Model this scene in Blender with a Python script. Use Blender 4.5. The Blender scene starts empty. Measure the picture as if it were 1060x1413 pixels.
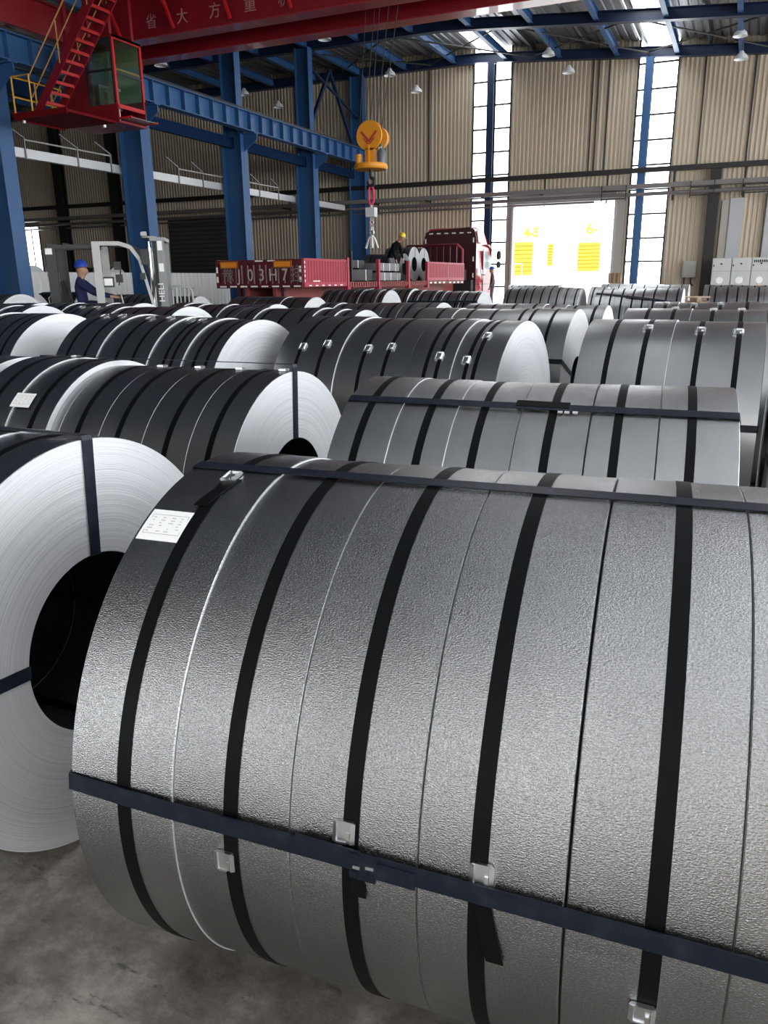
import bpy, bmesh, math, random
from mathutils import Vector, Matrix
PI = math.pi
rad = math.radians
random.seed(7)
S = bpy.context.scene
COL = S.collection

# ------------------------------------------------------------------ camera
F_PX, W_PX = 1073.9, 1060.0
CAM_Z = 1.764
cd = bpy.data.cameras.new('camera')
cd.sensor_fit = 'HORIZONTAL'; cd.sensor_width = 36.0
cd.lens = F_PX / W_PX * 36.0
cd.clip_start = 0.05; cd.clip_end = 600
cam = bpy.data.objects.new('camera', cd); COL.objects.link(cam)
rt = Vector((0.91355105, 0.40658003, -0.01082412))
up = Vector((-0.10636317, 0.2645066, 0.95850046))
fw = Vector((-0.3925702, 0.87448781, -0.2848854))
M = Matrix.Identity(4)
for i in range(3):
    M[i][0], M[i][1], M[i][2] = rt[i], up[i], -fw[i]
M[2][3] = CAM_Z
cam.matrix_world = M
S.camera = cam

# ------------------------------------------------------------------ world, sun, exposure
S.view_settings.view_transform = 'Standard'
S.view_settings.look = 'None'
S.view_settings.gamma = 1.0
S.view_settings.use_curve_mapping = False
S.view_settings.exposure = 0.5
S.cycles.use_denoising = True
S.cycles.max_bounces = 8
S.cycles.diffuse_bounces = 4
S.cycles.glossy_bounces = 4
S.cycles.caustics_reflective = False
S.cycles.caustics_refractive = False
GLOW = 5.0          # bright overcast sky behind the translucent sheets
SKY = 6.0
wd = bpy.data.worlds.new('sky'); S.world = wd; wd.use_nodes = True
wn = wd.node_tree.nodes
wn['Background'].inputs[0].default_value = (0.93, 0.97, 1.0, 1)
wn['Background'].inputs[1].default_value = SKY
sun_d = bpy.data.lights.new('sun', 'SUN'); sun_d.energy = 1.2; sun_d.angle = rad(2)
sun = bpy.data.objects.new('sun', sun_d); COL.objects.link(sun)
sun.rotation_euler = (rad(42), 0, rad(12))


# ------------------------------------------------------------------ materials
MATS = {}


def mat(name, col, rough=0.5, metal=0.0, bump=None, vary=None, coat=0.0, emit=None, spec=None):
    """bump = (scale, strength, distance); vary = (scale, second colour, low, high)"""
    if name in MATS:
        return MATS[name]
    m = bpy.data.materials.new(name); m.use_nodes = True
    nt = m.node_tree; N = nt.nodes; L = nt.links
    b = N['Principled BSDF']
    b.inputs['Base Color'].default_value = (*col, 1)
    b.inputs['Roughness'].default_value = rough
    b.inputs['Metallic'].default_value = metal
    if coat:
        b.inputs['Coat Weight'].default_value = coat
    if spec is not None:
        b.inputs['Specular IOR Level'].default_value = spec
    tc = N.new('ShaderNodeTexCoord')
    if bump:
        n = N.new('ShaderNodeTexNoise'); n.inputs['Scale'].default_value = bump[0]; n.inputs['Detail'].default_value = 3
        L.new(tc.outputs['Object'], n.inputs['Vector'])
        bp = N.new('ShaderNodeBump'); bp.inputs['Strength'].default_value = bump[1]; bp.inputs['Distance'].default_value = bump[2]
        L.new(n.outputs['Fac'], bp.inputs['Height']); L.new(bp.outputs['Normal'], b.inputs['Normal'])
    if vary:
        n = N.new('ShaderNodeTexNoise'); n.inputs['Scale'].default_value = vary[0]; n.inputs['Detail'].default_value = 6
        L.new(tc.outputs['Object'], n.inputs['Vector'])
        r = N.new('ShaderNodeValToRGB')
        r.color_ramp.elements[0].position = vary[2]; r.color_ramp.elements[1].position = vary[3]
        r.color_ramp.elements[0].color = (*col, 1); r.color_ramp.elements[1].color = (*vary[1], 1)
        L.new(n.outputs['Fac'], r.inputs['Fac']); L.new(r.outputs['Color'], b.inputs['Base Color'])
    if emit:
        b.inputs['Emission Color'].default_value = (*emit[0], 1)
        b.inputs['Emission Strength'].default_value = emit[1]
    MATS[name] = m
    return m


def coil_sheet(grain=True):
    """skin-passed galvanised sheet: metal with a fine leather grain; UV is in metres"""
    m = bpy.data.materials.new('galvanised_sheet'); m.use_nodes = True
    nt = m.node_tree; N = nt.nodes; L = nt.links; b = N['Principled BSDF']
    b.inputs['Metallic'].default_value = 1.0
    tc = N.new('ShaderNodeTexCoord')
    mp = N.new('ShaderNodeMapping'); mp.inputs['Scale'].default_value = (1.0, 1.7, 1.0)
    L.new(tc.outputs['UV'], mp.inputs['Vector'])
    n = N.new('ShaderNodeTexNoise'); n.inputs['Scale'].default_value = 215; n.inputs['Detail'].default_value = 2.5
    L.new(mp.outputs['Vector'], n.inputs['Vector'])
    bp = N.new('ShaderNodeBump'); bp.inputs['Strength'].default_value = 0.95; bp.inputs['Distance'].default_value = 0.0016
    L.new(n.outputs['Fac'], bp.inputs['Height'])
    if grain: L.new(bp.outputs['Normal'], b.inputs['Normal'])
    n2 = N.new('ShaderNodeTexNoise'); n2.inputs['Scale'].default_value = 2.2; n2.inputs['Detail'].default_value = 5
    L.new(tc.outputs['UV'], n2.inputs['Vector'])
    r = N.new('ShaderNodeValToRGB')
    r.color_ramp.elements[0].color = (0.31, 0.315, 0.32, 1); r.color_ramp.elements[1].color = (0.40, 0.405, 0.41, 1)
    r.color_ramp.elements[0].position = 0.3; r.color_ramp.elements[1].position = 0.7
    L.new(n2.outputs['Fac'], r.inputs['Fac'])
    g = N.new('ShaderNodeMapRange'); g.inputs['From Min'].default_value = 0.35; g.inputs['From Max'].default_value = 0.65
    g.inputs['To Min'].default_value = 0.80; g.inputs['To Max'].default_value = 1.12
    if grain: L.new(n.outputs['Fac'], g.inputs['Value'])
    else: g.inputs['Value'].default_value = 0.5
    mu = N.new('ShaderNodeVectorMath'); mu.operation = 'SCALE'
    L.new(r.outputs['Color'], mu.inputs[0]); L.new(g.outputs['Result'], mu.inputs['Scale']); L.new(mu.outputs['Vector'], b.inputs['Base Color'])
    b.inputs['Roughness'].default_value = 0.27 if grain else 0.33
    return m


def coil_face():
    """edges of the windings: fine rings along the radius (UV v = radius in metres)"""
    m = bpy.data.materials.new('winding_edges'); m.use_nodes = True
    nt = m.node_tree; N = nt.nodes; L = nt.links; b = N['Principled BSDF']
    b.inputs['Metallic'].default_value = 0.45; b.inputs['Roughness'].default_value = 0.5
    tc = N.new('ShaderNodeTexCoord')
    mp = N.new('ShaderNodeMapping'); mp.inputs['Scale'].default_value = (0.7, 420.0, 1.0)
    L.new(tc.outputs['UV'], mp.inputs['Vector'])
    n = N.new('ShaderNodeTexNoise'); n.inputs['Scale'].default_value = 1.0; n.inputs['Detail'].default_value = 4
    L.new(mp.outputs['Vector'], n.inputs['Vector'])
    bp = N.new('ShaderNodeBump'); bp.inputs['Strength'].default_value = 0.35; bp.inputs['Distance'].default_value = 0.003
    L.new(n.outputs['Fac'], bp.inputs['Height']); L.new(bp.outputs['Normal'], b.inputs['Normal'])
    r = N.new('ShaderNodeValToRGB')
    r.color_ramp.elements[0].color = (0.48, 0.49, 0.51, 1); r.color_ramp.elements[1].color = (0.68, 0.69, 0.705, 1)
    r.color_ramp.elements[0].position = 0.3; r.color_ramp.elements[1].position = 0.6
    L.new(n.outputs['Fac'], r.inputs['Fac']); L.new(r.outputs['Color'], b.inputs['Base Color'])
    return m


def floor_mat():
    m = bpy.data.materials.new('stained_concrete'); m.use_nodes = True
    nt = m.node_tree; N = nt.nodes; L = nt.links; b = N['Principled BSDF']
    tc = N.new('ShaderNodeTexCoord')
    n = N.new('ShaderNodeTexNoise'); n.inputs['Scale'].default_value = 3.2; n.inputs['Detail'].default_value = 11; n.inputs['Roughness'].default_value = 0.72
    L.new(tc.outputs['Object'], n.inputs['Vector'])
    r = N.new('ShaderNodeValToRGB'); e = r.color_ramp.elements
    e[0].position = 0.36; e[0].color = (0.075, 0.064, 0.052, 1)
    e[1].position = 0.66; e[1].color = (0.38, 0.345, 0.30, 1)
    e.new(0.5).color = (0.175, 0.157, 0.135, 1)
    L.new(n.outputs['Fac'], r.inputs['Fac'])
    # dark scuffs
    mp = N.new('ShaderNodeMapping'); mp.inputs['Scale'].default_value = (5, 13, 5); mp.inputs['Rotation'].default_value = (0, 0, 0.5)
    L.new(tc.outputs['Object'], mp.inputs['Vector'])
    n2 = N.new('ShaderNodeTexNoise'); n2.inputs['Scale'].default_value = 1.6; n2.inputs['Detail'].default_value = 8; n2.inputs['Roughness'].default_value = 0.7
    L.new(mp.outputs['Vector'], n2.inputs['Vector'])
    r2 = N.new('ShaderNodeValToRGB'); r2.color_ramp.elements[0].position = 0.585; r2.color_ramp.elements[1].position = 0.66
    L.new(n2.outputs['Fac'], r2.inputs['Fac'])
    mx = N.new('ShaderNodeMix'); mx.data_type = 'RGBA'
    L.new(r2.outputs['Color'], mx.inputs['Factor']); L.new(r.outputs['Color'], mx.inputs['A'])
    mx.inputs['B'].default_value = (0.075, 0.068, 0.06, 1)
    L.new(mx.outputs['Result'], b.inputs['Base Color'])
    b.inputs['Roughness'].default_value = 0.55
    bp = N.new('ShaderNodeBump'); bp.inputs['Strength'].default_value = 0.35; bp.inputs['Distance'].default_value = 0.01
    L.new(n2.outputs['Fac'], bp.inputs['Height']); L.new(bp.outputs['Normal'], b.inputs['Normal'])
    return m


M_SHEET = coil_sheet(); M_SHEET_FAR = coil_sheet(False); M_FACE = coil_face()
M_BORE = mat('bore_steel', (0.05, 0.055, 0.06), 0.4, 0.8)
M_STRAP = mat('black_strap', (0.004, 0.004, 0.005), 0.5, 0.0, spec=0.09)
M_EYE = mat('blue_black_strap', (0.008, 0.011, 0.020), 0.38, 0.0, vary=(25, (0.020, 0.026, 0.038), 0.5, 0.8), spec=0.2)
M_CLIP = mat('bright_clip', (0.75, 0.76, 0.77), 0.28, 1.0)
M_PAPER = mat('paper', (0.82, 0.82, 0.80), 0.7)
M_INK = mat('ink', (0.30, 0.30, 0.32), 0.7)
M_BLUE = mat('blue_paint', (0.026, 0.092, 0.225), 0.46, 0.0)
M_NAVY = mat('navy_paint', (0.006, 0.018, 0.055), 0.45, 0.0)
M_RED = mat('red_paint', (0.17, 0.003, 0.008), 0.40, 0.0, coat=0.1)
M_YEL = mat('yellow_paint', (0.62, 0.33, 0.03), 0.45)
M_ORANGE = mat('hoist_yellow', (0.62, 0.24, 0.008), 0.42)
M_CLAD = mat('cream_cladding', (0.50, 0.425, 0.32), 0.45, 0.0)
M_GLOW = mat('translucent_sheet', (0.9, 0.92, 0.95), 0.5, emit=((0.94, 0.97, 1.0), GLOW))
M_DARK = mat('dark_steel', (0.022, 0.020, 0.020), 0.5, 0.3)
M_GREY = mat('grey_paint', (0.42, 0.43, 0.43), 0.5)
M_GALV = mat('galvanised_duct', (0.36, 0.37, 0.39), 0.38, 0.9)
M_TRAY = mat('pale_tray', (0.62, 0.63, 0.64), 0.45, 0.3)
M_ROOF = mat('roof_sheet', (0.30, 0.31, 0.32), 0.42, 0.6)
M_FLOOR = floor_mat()
M_WHITE = mat('white_paint', (0.78, 0.78, 0.77), 0.5)
M_BLACK = mat('black_rubber', (0.012, 0.012, 0.013), 0.6)


# ------------------------------------------------------------------ mesh helpers
class MB:
    def __init__(self):
        self.v, self.f, self.m, self.uv = [], [], [], None

    def add(self, vs, fs, mi=0):
        b = len(self.v)
        self.v += [tuple(p) for p in vs]
        self.f += [tuple(b + i for i in f) for f in fs]
        self.m += [mi] * len(fs)
        return self

    def box(self, x0, x1, y0, y1, z0, z1, mi=0):
        vs = [(x, y, z) for z in (z0, z1) for y in (y0, y1) for x in (x0, x1)]
        return self.add(vs, [(0, 2, 3, 1), (4, 5, 7, 6), (0, 1, 5, 4), (2, 6, 7, 3), (0, 4, 6, 2), (1, 3, 7, 5)], mi)

    def obox(self, c, size, R=None, mi=0):
        c = Vector(c); hx, hy, hz = size[0] / 2, size[1] / 2, size[2] / 2
        vs = []
        for z in (-hz, hz):
            for y in (-hy, hy):
                for x in (-hx, hx):
                    p = Vector((x, y, z))
                    if R is not None:
                        p = R @ p
                    vs.append(c + p)
        return self.add(vs, [(0, 2, 3, 1), (4, 5, 7, 6), (0, 1, 5, 4), (2, 6, 7, 3), (0, 4, 6, 2), (1, 3, 7, 5)], mi)

    def bar(self, p0, p1, w, h, mi=0):
        """square bar from p0 to p1; w across, h 'up'"""
        p0, p1 = Vector(p0), Vector(p1); d = p1 - p0; ln = d.length; d.normalize()
        u = Vector((0, 0, 1)) if abs(d.z) < 0.95 else Vector((0, 1, 0))
        s = d.cross(u).normalized(); u = s.cross(d)
        R = Matrix((d, s, u)).transposed()
        return self.obox((p0 + p1) / 2, (ln, w, h), R, mi)

    def tube(self, pts, r, n=8, mi=0, cap=True):
        pts = [Vector(p) for p in pts]; rings = []
        ref = None
        for i, p in enumerate(pts):
            a = pts[max(i - 1, 0)]; b = pts[min(i + 1, len(pts) - 1)]
            d = (b - a).normalized()
            if ref is None:
                ref = Vector((0, 0, 1)) if abs(d.z) < 0.9 else Vector((1, 0, 0))
            s = d.cross(ref).normalized(); u = s.cross(d).normalized(); ref = u
            rr = r[i] if isinstance(r, (list, tuple)) else r
            rings.append([p + s * (rr * math.cos(2 * PI * k / n)) + u * (rr * math.sin(2 * PI * k / n)) for k in range(n)])
        vs = [q for g in rings for q in g]; fs = []
        for i in range(len(pts) - 1):
            for k in range(n):
                fs.append((i * n + k, i * n + (k + 1) % n, (i + 1) * n + (k + 1) % n, (i + 1) * n + k))
        if cap:
            fs.append(tuple(range(n))[::-1]); fs.append(tuple((len(pts) - 1) * n + k for k in range(n)))
        return self.add(vs, fs, mi)

    def prism(self, poly, axis, a0, a1, mi=0):
        """poly in the two remaining axes (order x,y,z without axis), extruded along axis"""
        def mk(p, a):
            if axis == 'x': return (a, p[0], p[1])
            if axis == 'y': return (p[0], a, p[1])
            return (p[0], p[1], a)
        n = len(poly)
        vs = [mk(p, a0) for p in poly] + [mk(p, a1) for p in poly]
        fs = [tuple(range(n))[::-1], tuple(range(n, 2 * n))] + [(i, (i + 1) % n, n + (i + 1) % n, n + i) for i in range(n)]
        return self.add(vs, fs, mi)

    def lathe(self, prof, axis='z', n=24, c=(0, 0, 0), mi=0, closed=False):
        """prof = [(r, a)] about axis through c"""
        vs = []
        for r, a in prof:
            for k in range(n):
                t = 2 * PI * k / n; p, q = r * math.cos(t), r * math.sin(t)
                o = {'x': (a, p, q), 'y': (p, a, q), 'z': (p, q, a)}[axis]
                vs.append((o[0] + c[0], o[1] + c[1], o[2] + c[2]))
        fs = []; m = len(prof)
        for i in range(m if closed else m - 1):
            j = (i + 1) % m
            for k in range(n):
                fs.append((i * n + k, i * n + (k + 1) % n, j * n + (k + 1) % n, j * n + k))
        if not closed:
            if prof[0][0] > 1e-6: fs.append(tuple(range(n))[::-1])
            if prof[-1][0] > 1e-6: fs.append(tuple((m - 1) * n + k for k in range(n)))
        return self.add(vs, fs, mi)

    def mesh(self, name, mats, smooth=None):
        me = bpy.data.meshes.new(name)
        me.from_pydata(self.v, [], self.f)
        for m in (mats if isinstance(mats, (list, tuple)) else [mats]):
            me.materials.append(m)
        me.polygons.foreach_set('material_index', self.m)
        if self.uv:
            l = me.uv_layers.new(name='metres')
            flat = [c for f in self.uv for q in f for c in q]
            l.data.foreach_set('uv', flat)
        bm = bmesh.new(); bm.from_mesh(me); bmesh.ops.recalc_face_normals(bm, faces=bm.faces); bm.to_mesh(me); bm.free()
        if smooth:
            me.polygons.foreach_set('use_smooth', [True] * len(me.polygons))
            me.set_sharp_from_angle(angle=rad(smooth))
        return me

    def build(self, name, mats, parent=None, smooth=None):
        o = bpy.data.objects.new(name, self.mesh(name, mats, smooth)); COL.objects.link(o)
        if parent is not None: o.parent = parent
        return o


def link(name, me, parent=None, loc=None, rot=None):
    o = bpy.data.objects.new(name, me); COL.objects.link(o)
    if parent is not None: o.parent = parent
    if loc is not None: o.location = loc
    if rot is not None: o.rotation_euler = rot
    return o


def thing(name, label, cat, loc=(0, 0, 0), rz=0.0, group=None):
    o = bpy.data.objects.new(name, None); COL.objects.link(o)
    o.empty_display_size = 0.1
    o.location = loc; o.rotation_euler = (0, 0, rz)
    o['label'] = label; o['category'] = cat
    if group: o['group'] = group
    return o


def tag(o, label, cat, group=None):
    o['label'] = label; o['category'] = cat
    if group: o['group'] = group
    return o


def struct(o):
    o['kind'] = 'structure'; return o


def at(a, b, Y):
    """point at depth Y on the direction with ratios X/Y = a and (Z - eye)/Y = b"""
    return Vector((a * Y, Y, CAM_Z + b * Y))


def glyphs(text, size, extrude=0.004, bold=0.0):
    """flat lettering mesh in the local xy plane, origin at its lower middle"""
    c = bpy.data.curves.new('lettering', 'FONT'); c.body = text; c.size = size; c.align_x = 'CENTER'; c.extrude = extrude; c.offset = bold
    o = bpy.data.objects.new('lettering', c); COL.objects.link(o)
    dg = bpy.context.evaluated_depsgraph_get()
    me = bpy.data.meshes.new_from_object(o.evaluated_get(dg))
    bpy.data.objects.remove(o)
    return me


def letters(text, size, parent, pos, xdir, ydir, material, name='lettering', sx=1.0, extrude=0.004, bold=0.0):
    me = glyphs(text, size, extrude, bold); me.materials.clear(); me.materials.append(material)
    X = Vector(xdir).normalized() * sx; Yv = Vector(ydir).normalized(); Z = Vector(xdir).cross(Vector(ydir)).normalized()
    T = Matrix(((X.x, Yv.x, Z.x, pos[0]), (X.y, Yv.y, Z.y, pos[1]), (X.z, Yv.z, Z.z, pos[2]), (0, 0, 0, 1)))
    me.transform(T)
    o = bpy.data.objects.new(name, me); COL.objects.link(o)
    if parent is not None: o.parent = parent
    return o


# ================================================================== THE HALL
YB = 41.0          # inner face of the end wall
XL, XR = -45.0, 15.0
YF = -13.0


def eave(x):       # height of the underside of the roof beams
    return 11.85 if x <= -13 else 11.85 - 0.078 * (x + 13)


fl = MB(); fl.box(XL, XR, YF, YB + 0.3, -0.25, 0)
struct(fl.build('floor', M_FLOOR))


def corrugated(x0, x1, y, z0, z1f, depth=0.045, pitch=0.2, mb=None, flip=1):
    """vertical ribbed sheet along x, its top following z1f(x)"""
    mb = mb or MB(); pts = []
    x = x0
    while x < x1 - 1e-6:
        for dx, dy in ((0, 0), (0.09, 0), (0.115, depth), (0.175, depth)):
            if x + dx < x1: pts.append((x + dx, y - flip * dy))
        x += pitch
    pts.append((x1, y))
    vs = [(px, py, z0) for px, py in pts] + [(px, py, z1f(px)) for px, py in pts]
    n = len(pts)
    mb.add(vs, [(i, i + 1, n + i + 1, n + i) for i in range(n - 1)])
    return mb


STRIPS = [(-13.25, -11.38, -12.30), (-5.42, -3.74, -4.95)]     # translucent strips: x0, x1, their column
DX0, DX1, DTOP = -11.0, -6.08, 5.34
top = lambda x: eave(x) + 0.75
wtop = lambda x: eave(x) + 0.84
w = MB()
corrugated(XL, -13.25, YB, 0, wtop, mb=w)
corrugated(-11.38, DX0, YB, 0, wtop, mb=w)
corrugated(DX0, DX1, YB, DTOP, wtop, mb=w)
corrugated(DX1, -5.42, YB, 0, wtop, mb=w)
corrugated(-3.74, XR, YB, 0, wtop, mb=w)
wall_back = struct(w.build('wall_back', M_CLAD))

# window strips: panes and bars
bars = [0.30, 1.40, 2.52, 3.58, 4.66, 5.74, 6.8, 7.86, 8.92, 9.98, 11.04, 12.1]
for k, (x0, x1, xc) in enumerate(STRIPS):
    root = MB()
    for z in bars[:-1]:
        root.box(x0, x1, YB - 0.06, YB + 0.02, z - 0.04, z + 0.04)
    root.box(x0 - 0.05, x0 + 0.02, YB - 0.05, YB + 0.05, 0, top(x0)); root.box(x1 - 0.02, x1 + 0.05, YB - 0.05, YB + 0.05, 0, top(x1))
    win = struct(root.build('window_%d' % (k + 1), M_DARK))
    zs = [0.0] + bars
    for i in range(len(zs) - 1):
        za, zb = zs[i] + 0.025, min(zs[i + 1] - 0.025, top(x1) - 0.02)
        MB().box(x0 + 0.02, xc - 0.14, YB + 0.0, YB + 0.015, za, zb).build('pane', M_GLOW, win)
        MB().box(xc + 0.14, x1 - 0.02, YB + 0.0, YB + 0.015, za, zb).build('pane', M_GLOW, win)

# door opening in the end wall: jambs, header
d = MB()
d.box(DX0 - 0.38, DX0, YB - 0.14, YB + 0.2, 0, DTOP + 0.1)
d.box(DX1, DX1 + 0.5, YB - 0.14, YB + 0.2, 0, DTOP + 0.1)
dj = struct(d.build('door_1', mat('jamb_paint', (0.36, 0.34, 0.30), 0.5)))
MB().box(DX0 - 0.2, DX1 + 0.2, YB - 0.2, YB + 0.2, DTOP, DTOP + 0.16).build('door_header', M_GREY, dj)
MB().lathe([(0.16, DX0 - 0.1), (0.16, DX1 + 0.1)], 'x', 14, (0, YB - 0.3, DTOP + 0.3)).build('shutter_roll', mat('shutter_roll', (0.34, 0.31, 0.30), .5), dj, 40)
for x in (DX0 - 0.06, DX1 + 0.06):
    MB().box(x - 0.05, x + 0.05, YB - 0.22, YB - 0.14, 0, DTOP + 0.2).build('guide_rail', M_GREY, dj)

# dark roller door and small window in the neighbouring bay of the end wall
rd = MB(); rd.box(-32.6, -27.9, YB - 0.10, YB - 0.02, 0, 5.55); rdo = struct(rd.build('door_2', M_DARK))
me = MB().prism([(YB - 0.10, 0), (YB - 0.15, 0.04), (YB - 0.15, 0.2), (YB - 0.10, 0.24)], 'x', -32.5, -28.0).mesh('slat', mat('shutter_slat', (0.05, 0.05, 0.05), .5))
for i in range(22):
    link('slat', me, rdo, (0, 0, 0.02 + i * 0.25))
sw = MB(); sw.box(-44.6, -43.3, YB - 0.09, YB - 0.05, 1.9, 5.7); swo = struct(sw.build('window_3', M_DARK))
for x0, x1 in ((-44.5, -44.05), (-43.9, -43.4)):
    MB().box(x0, x1, YB - 0.12, YB - 0.09, 2.0, 5.6).build('pane', M_GLOW, swo)

# other walls: long translucent bands let the daylight in
def plain_wall(name, mb): return struct(mb.build(name, M_CLAD))
wr = MB()
def right_wall(z0, z1):
    pts = []; y = YF
    while y < YB: pts += [(XR, y), (XR, y + .6), (XR + .06, y + .7), (XR + .06, y + .9)]; y += 1.0
    vs = [(p[0], p[1], z0) for p in pts] + [(p[0], p[1], z1) for p in pts]; n = len(pts)
    wr.add(vs, [(i, i + 1, n + i + 1, n + i) for i in range(n - 1)])
right_wall(0, 0.9); right_wall(9.4, top(XR))
plain_wall('wall_right', wr)
wrw = struct(MB().box(XR, XR + .06, YF, YB, 3.66, 3.74).build('window_4', M_DARK))
for i in range(9):
    y0 = YF + i * 6
    MB().box(XR + 0.02, XR + 0.05, y0 + 0.1, y0 + 5.9, 0.95, 3.66).build('pane', M_GLOW, wrw)
    MB().box(XR + 0.02, XR + 0.05, y0 + 0.1, y0 + 5.9, 3.74, 9.35).build('pane', M_GLOW, wrw)
MATS.pop('x', None)
struct(MB().box(XL - 0.1, XL, YF, YB, 0, 12.6).build('wall_left', mat('dark_cladding', (.10, .10, .09), .6)))  # coloured dark to cut its bounce light into the neighbouring bay
# front wall, behind the camera: translucent strips and an open door like the end wall's
wf = MB(); wfw = MB(); edges = [XL, -15.5, -8.5, -1.5, 0.2, XR]
for i in range(0, len(edges) - 1, 2):
    corrugated(edges[i], edges[i + 1], YF, 0, top, mb=wf, flip=-1)
plain_wall('wall_front', wf)
wfo = struct(MB().box(-1.5, XR, YF - 0.12, YF - 0.07, 6.0, 6.1).build('window_5', M_DARK))
for i in range(1, len(edges) - 1, 2):
    if i == 1:      # tall sliding door standing open, cladding above it
        plain_wall('wall_front', corrugated(edges[1], edges[2], YF, 5.2, top, flip=-1))
        continue
    MB().box(edges[i], edges[i + 1], YF - 0.05, YF - 0.03, 0.0, top(edges[i + 1])).build('pane', M_GLOW, wfo)

# roof: ribbed sheets with translucent strips: two above the end windows, unseen others added where coils reflect light
SKYL = [(-13.2, -11.9, 36.5, YB), (-5.2, -4.0, 13, YB), (-1.7, -1.25, YF, 9), (2.2, 3.2, YF, 33), (6.4, 7.4, YF, 33), (11.2, 12.4, YF, 33)]
rf = MB(); x = XL; pts = []
xs = []
while x < XR + 0.1:
    xs.append(x); x += 0.35
def solid(xa):
    for a, b, ya, yb in SKYL:
        if a - 0.01 <= xa <= b: return [(p, q) for p, q in ((YF, ya), (yb, YB + .2)) if q - p > .3]
    return [(YF, YB + .2)]
for i in range(len(xs) - 1):
    xa, xb = xs[i], xs[i + 1]
    za, zb = top(xa), top(xb)
    p = [(xa, za), (xa + .2, za), (xa + .24, za + .05), (xa + .31, za + .05), (xb, zb)]
    for ya, yb in solid((xa + xb) / 2):
        vs = [(q[0], ya, q[1]) for q in p] + [(q[0], yb, q[1]) for q in p]
        rf.add(vs, [(j, j + 1, 6 + j, 5 + j) for j in range(4)])
struct(rf.build('ceiling', M_ROOF))
for k, (a, b, ya, yb) in enumerate(SKYL):
    s = MB(); s.add([(a - .3, ya, top(a) + 0.06), (b + .3, ya, top(b) + 0.06), (b + .3, yb, top(b) + 0.06), (a - .3, yb, top(a) + 0.06)], [(0, 1, 2, 3)])
    struct(s.build('window_%d' % (6 + k), M_GLOW))

# rafters across the hall, purlins between them
for i, y in enumerate((YB - 0.25, 35.2, 29.2, 23.2, 17.2, 11.2, 5.2, -0.8, -6.8)):
    rb = MB()
    for a, b in ((XL, -13.0), (-13.0, XR)):
        za, zb = eave(a), eave(b)
        for w2, z0, z1 in ((0.16, 0.0, 0.03), (0.02, 0.03, 0.39), (0.16, 0.39, 0.42)):
            vs = [(a, y - w2, za + z0), (b, y - w2, zb + z0), (b, y + w2, zb + z0), (a, y + w2, za + z0),
                  (a, y - w2, za + z1), (b, y - w2, zb + z1), (b, y + w2, zb + z1), (a, y + w2, za + z1)]
            rb.add(vs, [(0, 3, 2, 1), (4, 5, 6, 7), (0, 1, 5, 4), (2, 3, 7, 6), (0, 4, 7, 3), (1, 2, 6, 5)])
    struct(rb.build('roof_beam', M_NAVY))
x = -42.8
while x < XR - 0.5:
    pb = MB(); z = eave(x) + 0.1
    pb.box(x - 0.1, x + 0.1, YF, YB, z, z + 0.02); pb.box(x - 0.012, x + 0.012, YF, YB, z + 0.02, z + 0.30); pb.box(x - 0.1, x + 0.1, YF, YB, z + 0.30, z + 0.32)
    struct(pb.build('purlin_beam', M_BLUE))
    q = MB(); xz = x + 1.3; z = eave(xz) + 0.5
    q.box(xz - 0.05, xz + 0.05, YF, YB, z, z + 0.22)
    struct(q.build('purlin_beam', M_GALV))
    x += 2.6
for xa, xb in ((-20.6, -15.4), (-15.4, -10.2), (-10.2, -5), (-5, 0.2), (0.2, 5.4)):
    t = MB(); t.tube([(xa, 35.3, eave(xa) + .15), (xb, YB - .4, eave(xb) + .15)], 0.035, 6); t.tube([(xb, 35.3, eave(xb) + .2), (xa, YB - .4, eave(xa) + .2)], 0.035, 6)
    struct(t.build('brace_beam', M_DARK))

# crane columns (H sections) along the bay line, with brackets
XC = -18.98
for i, y in enumerate((17.2, 23.0, 28.95, 34.9, 40.55)):
    c = MB(); x0, x1 = XC - 0.95, XC
    for xx in (x0, x1 - 0.03):
        c.box(xx, xx + 0.03, y - 0.24, y + 0.24, 0, 7.45)
    c.box(x0 + .03, x1 - .03, y - 0.012, y + 0.012, 0, 7.45)
    u0, u1 = x0 + 0.12, x1 - 0.12
    for xx in (u0, u1 - 0.03):
        c.box(xx, xx + 0.03, y - 0.2, y + 0.2, 7.45, eave(XC) + .05)
    c.box(u0 + .03, u1 - .03, y - 0.012, y + 0.012, 7.45, eave(XC) + .05)
    col = struct(c.build('column', M_BLUE))
    if i < 4:
        b = MB(); b.prism([(XC, 7.45), (XC + 0.62, 7.45), (XC + 0.62, 7.2), (XC, 6.8)], 'y', y - 0.02, y + 0.02); b.box(XC, XC + 0.62, y - 0.15, y + 0.15, 7.42, 7.46)
        b.build('bracket', M_BLUE, col)
        MB().box(x0 - .1, x1 + .1, y - 0.35, y + 0.35, 0, 0.03).build('base_plate', M_BLUE, col)
# inverted V wind brace in the last bay, above the runway
b = MB(); p, q, r = Vector((XC - .4, 35.1, 8.5)), Vector((XC - .4, 37.3, 11.5)), Vector((XC - .4, 39.7, 8.5))
b.bar(p, q, 0.14, 0.14); b.bar(r, q, 0.14, 0.14); b.bar((XC - .4, 35.1, 11.3), (XC - .4, 40.4, 9.9), 0.1, 0.1)
struct(b.build('brace_beam', M_NAVY))
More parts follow.
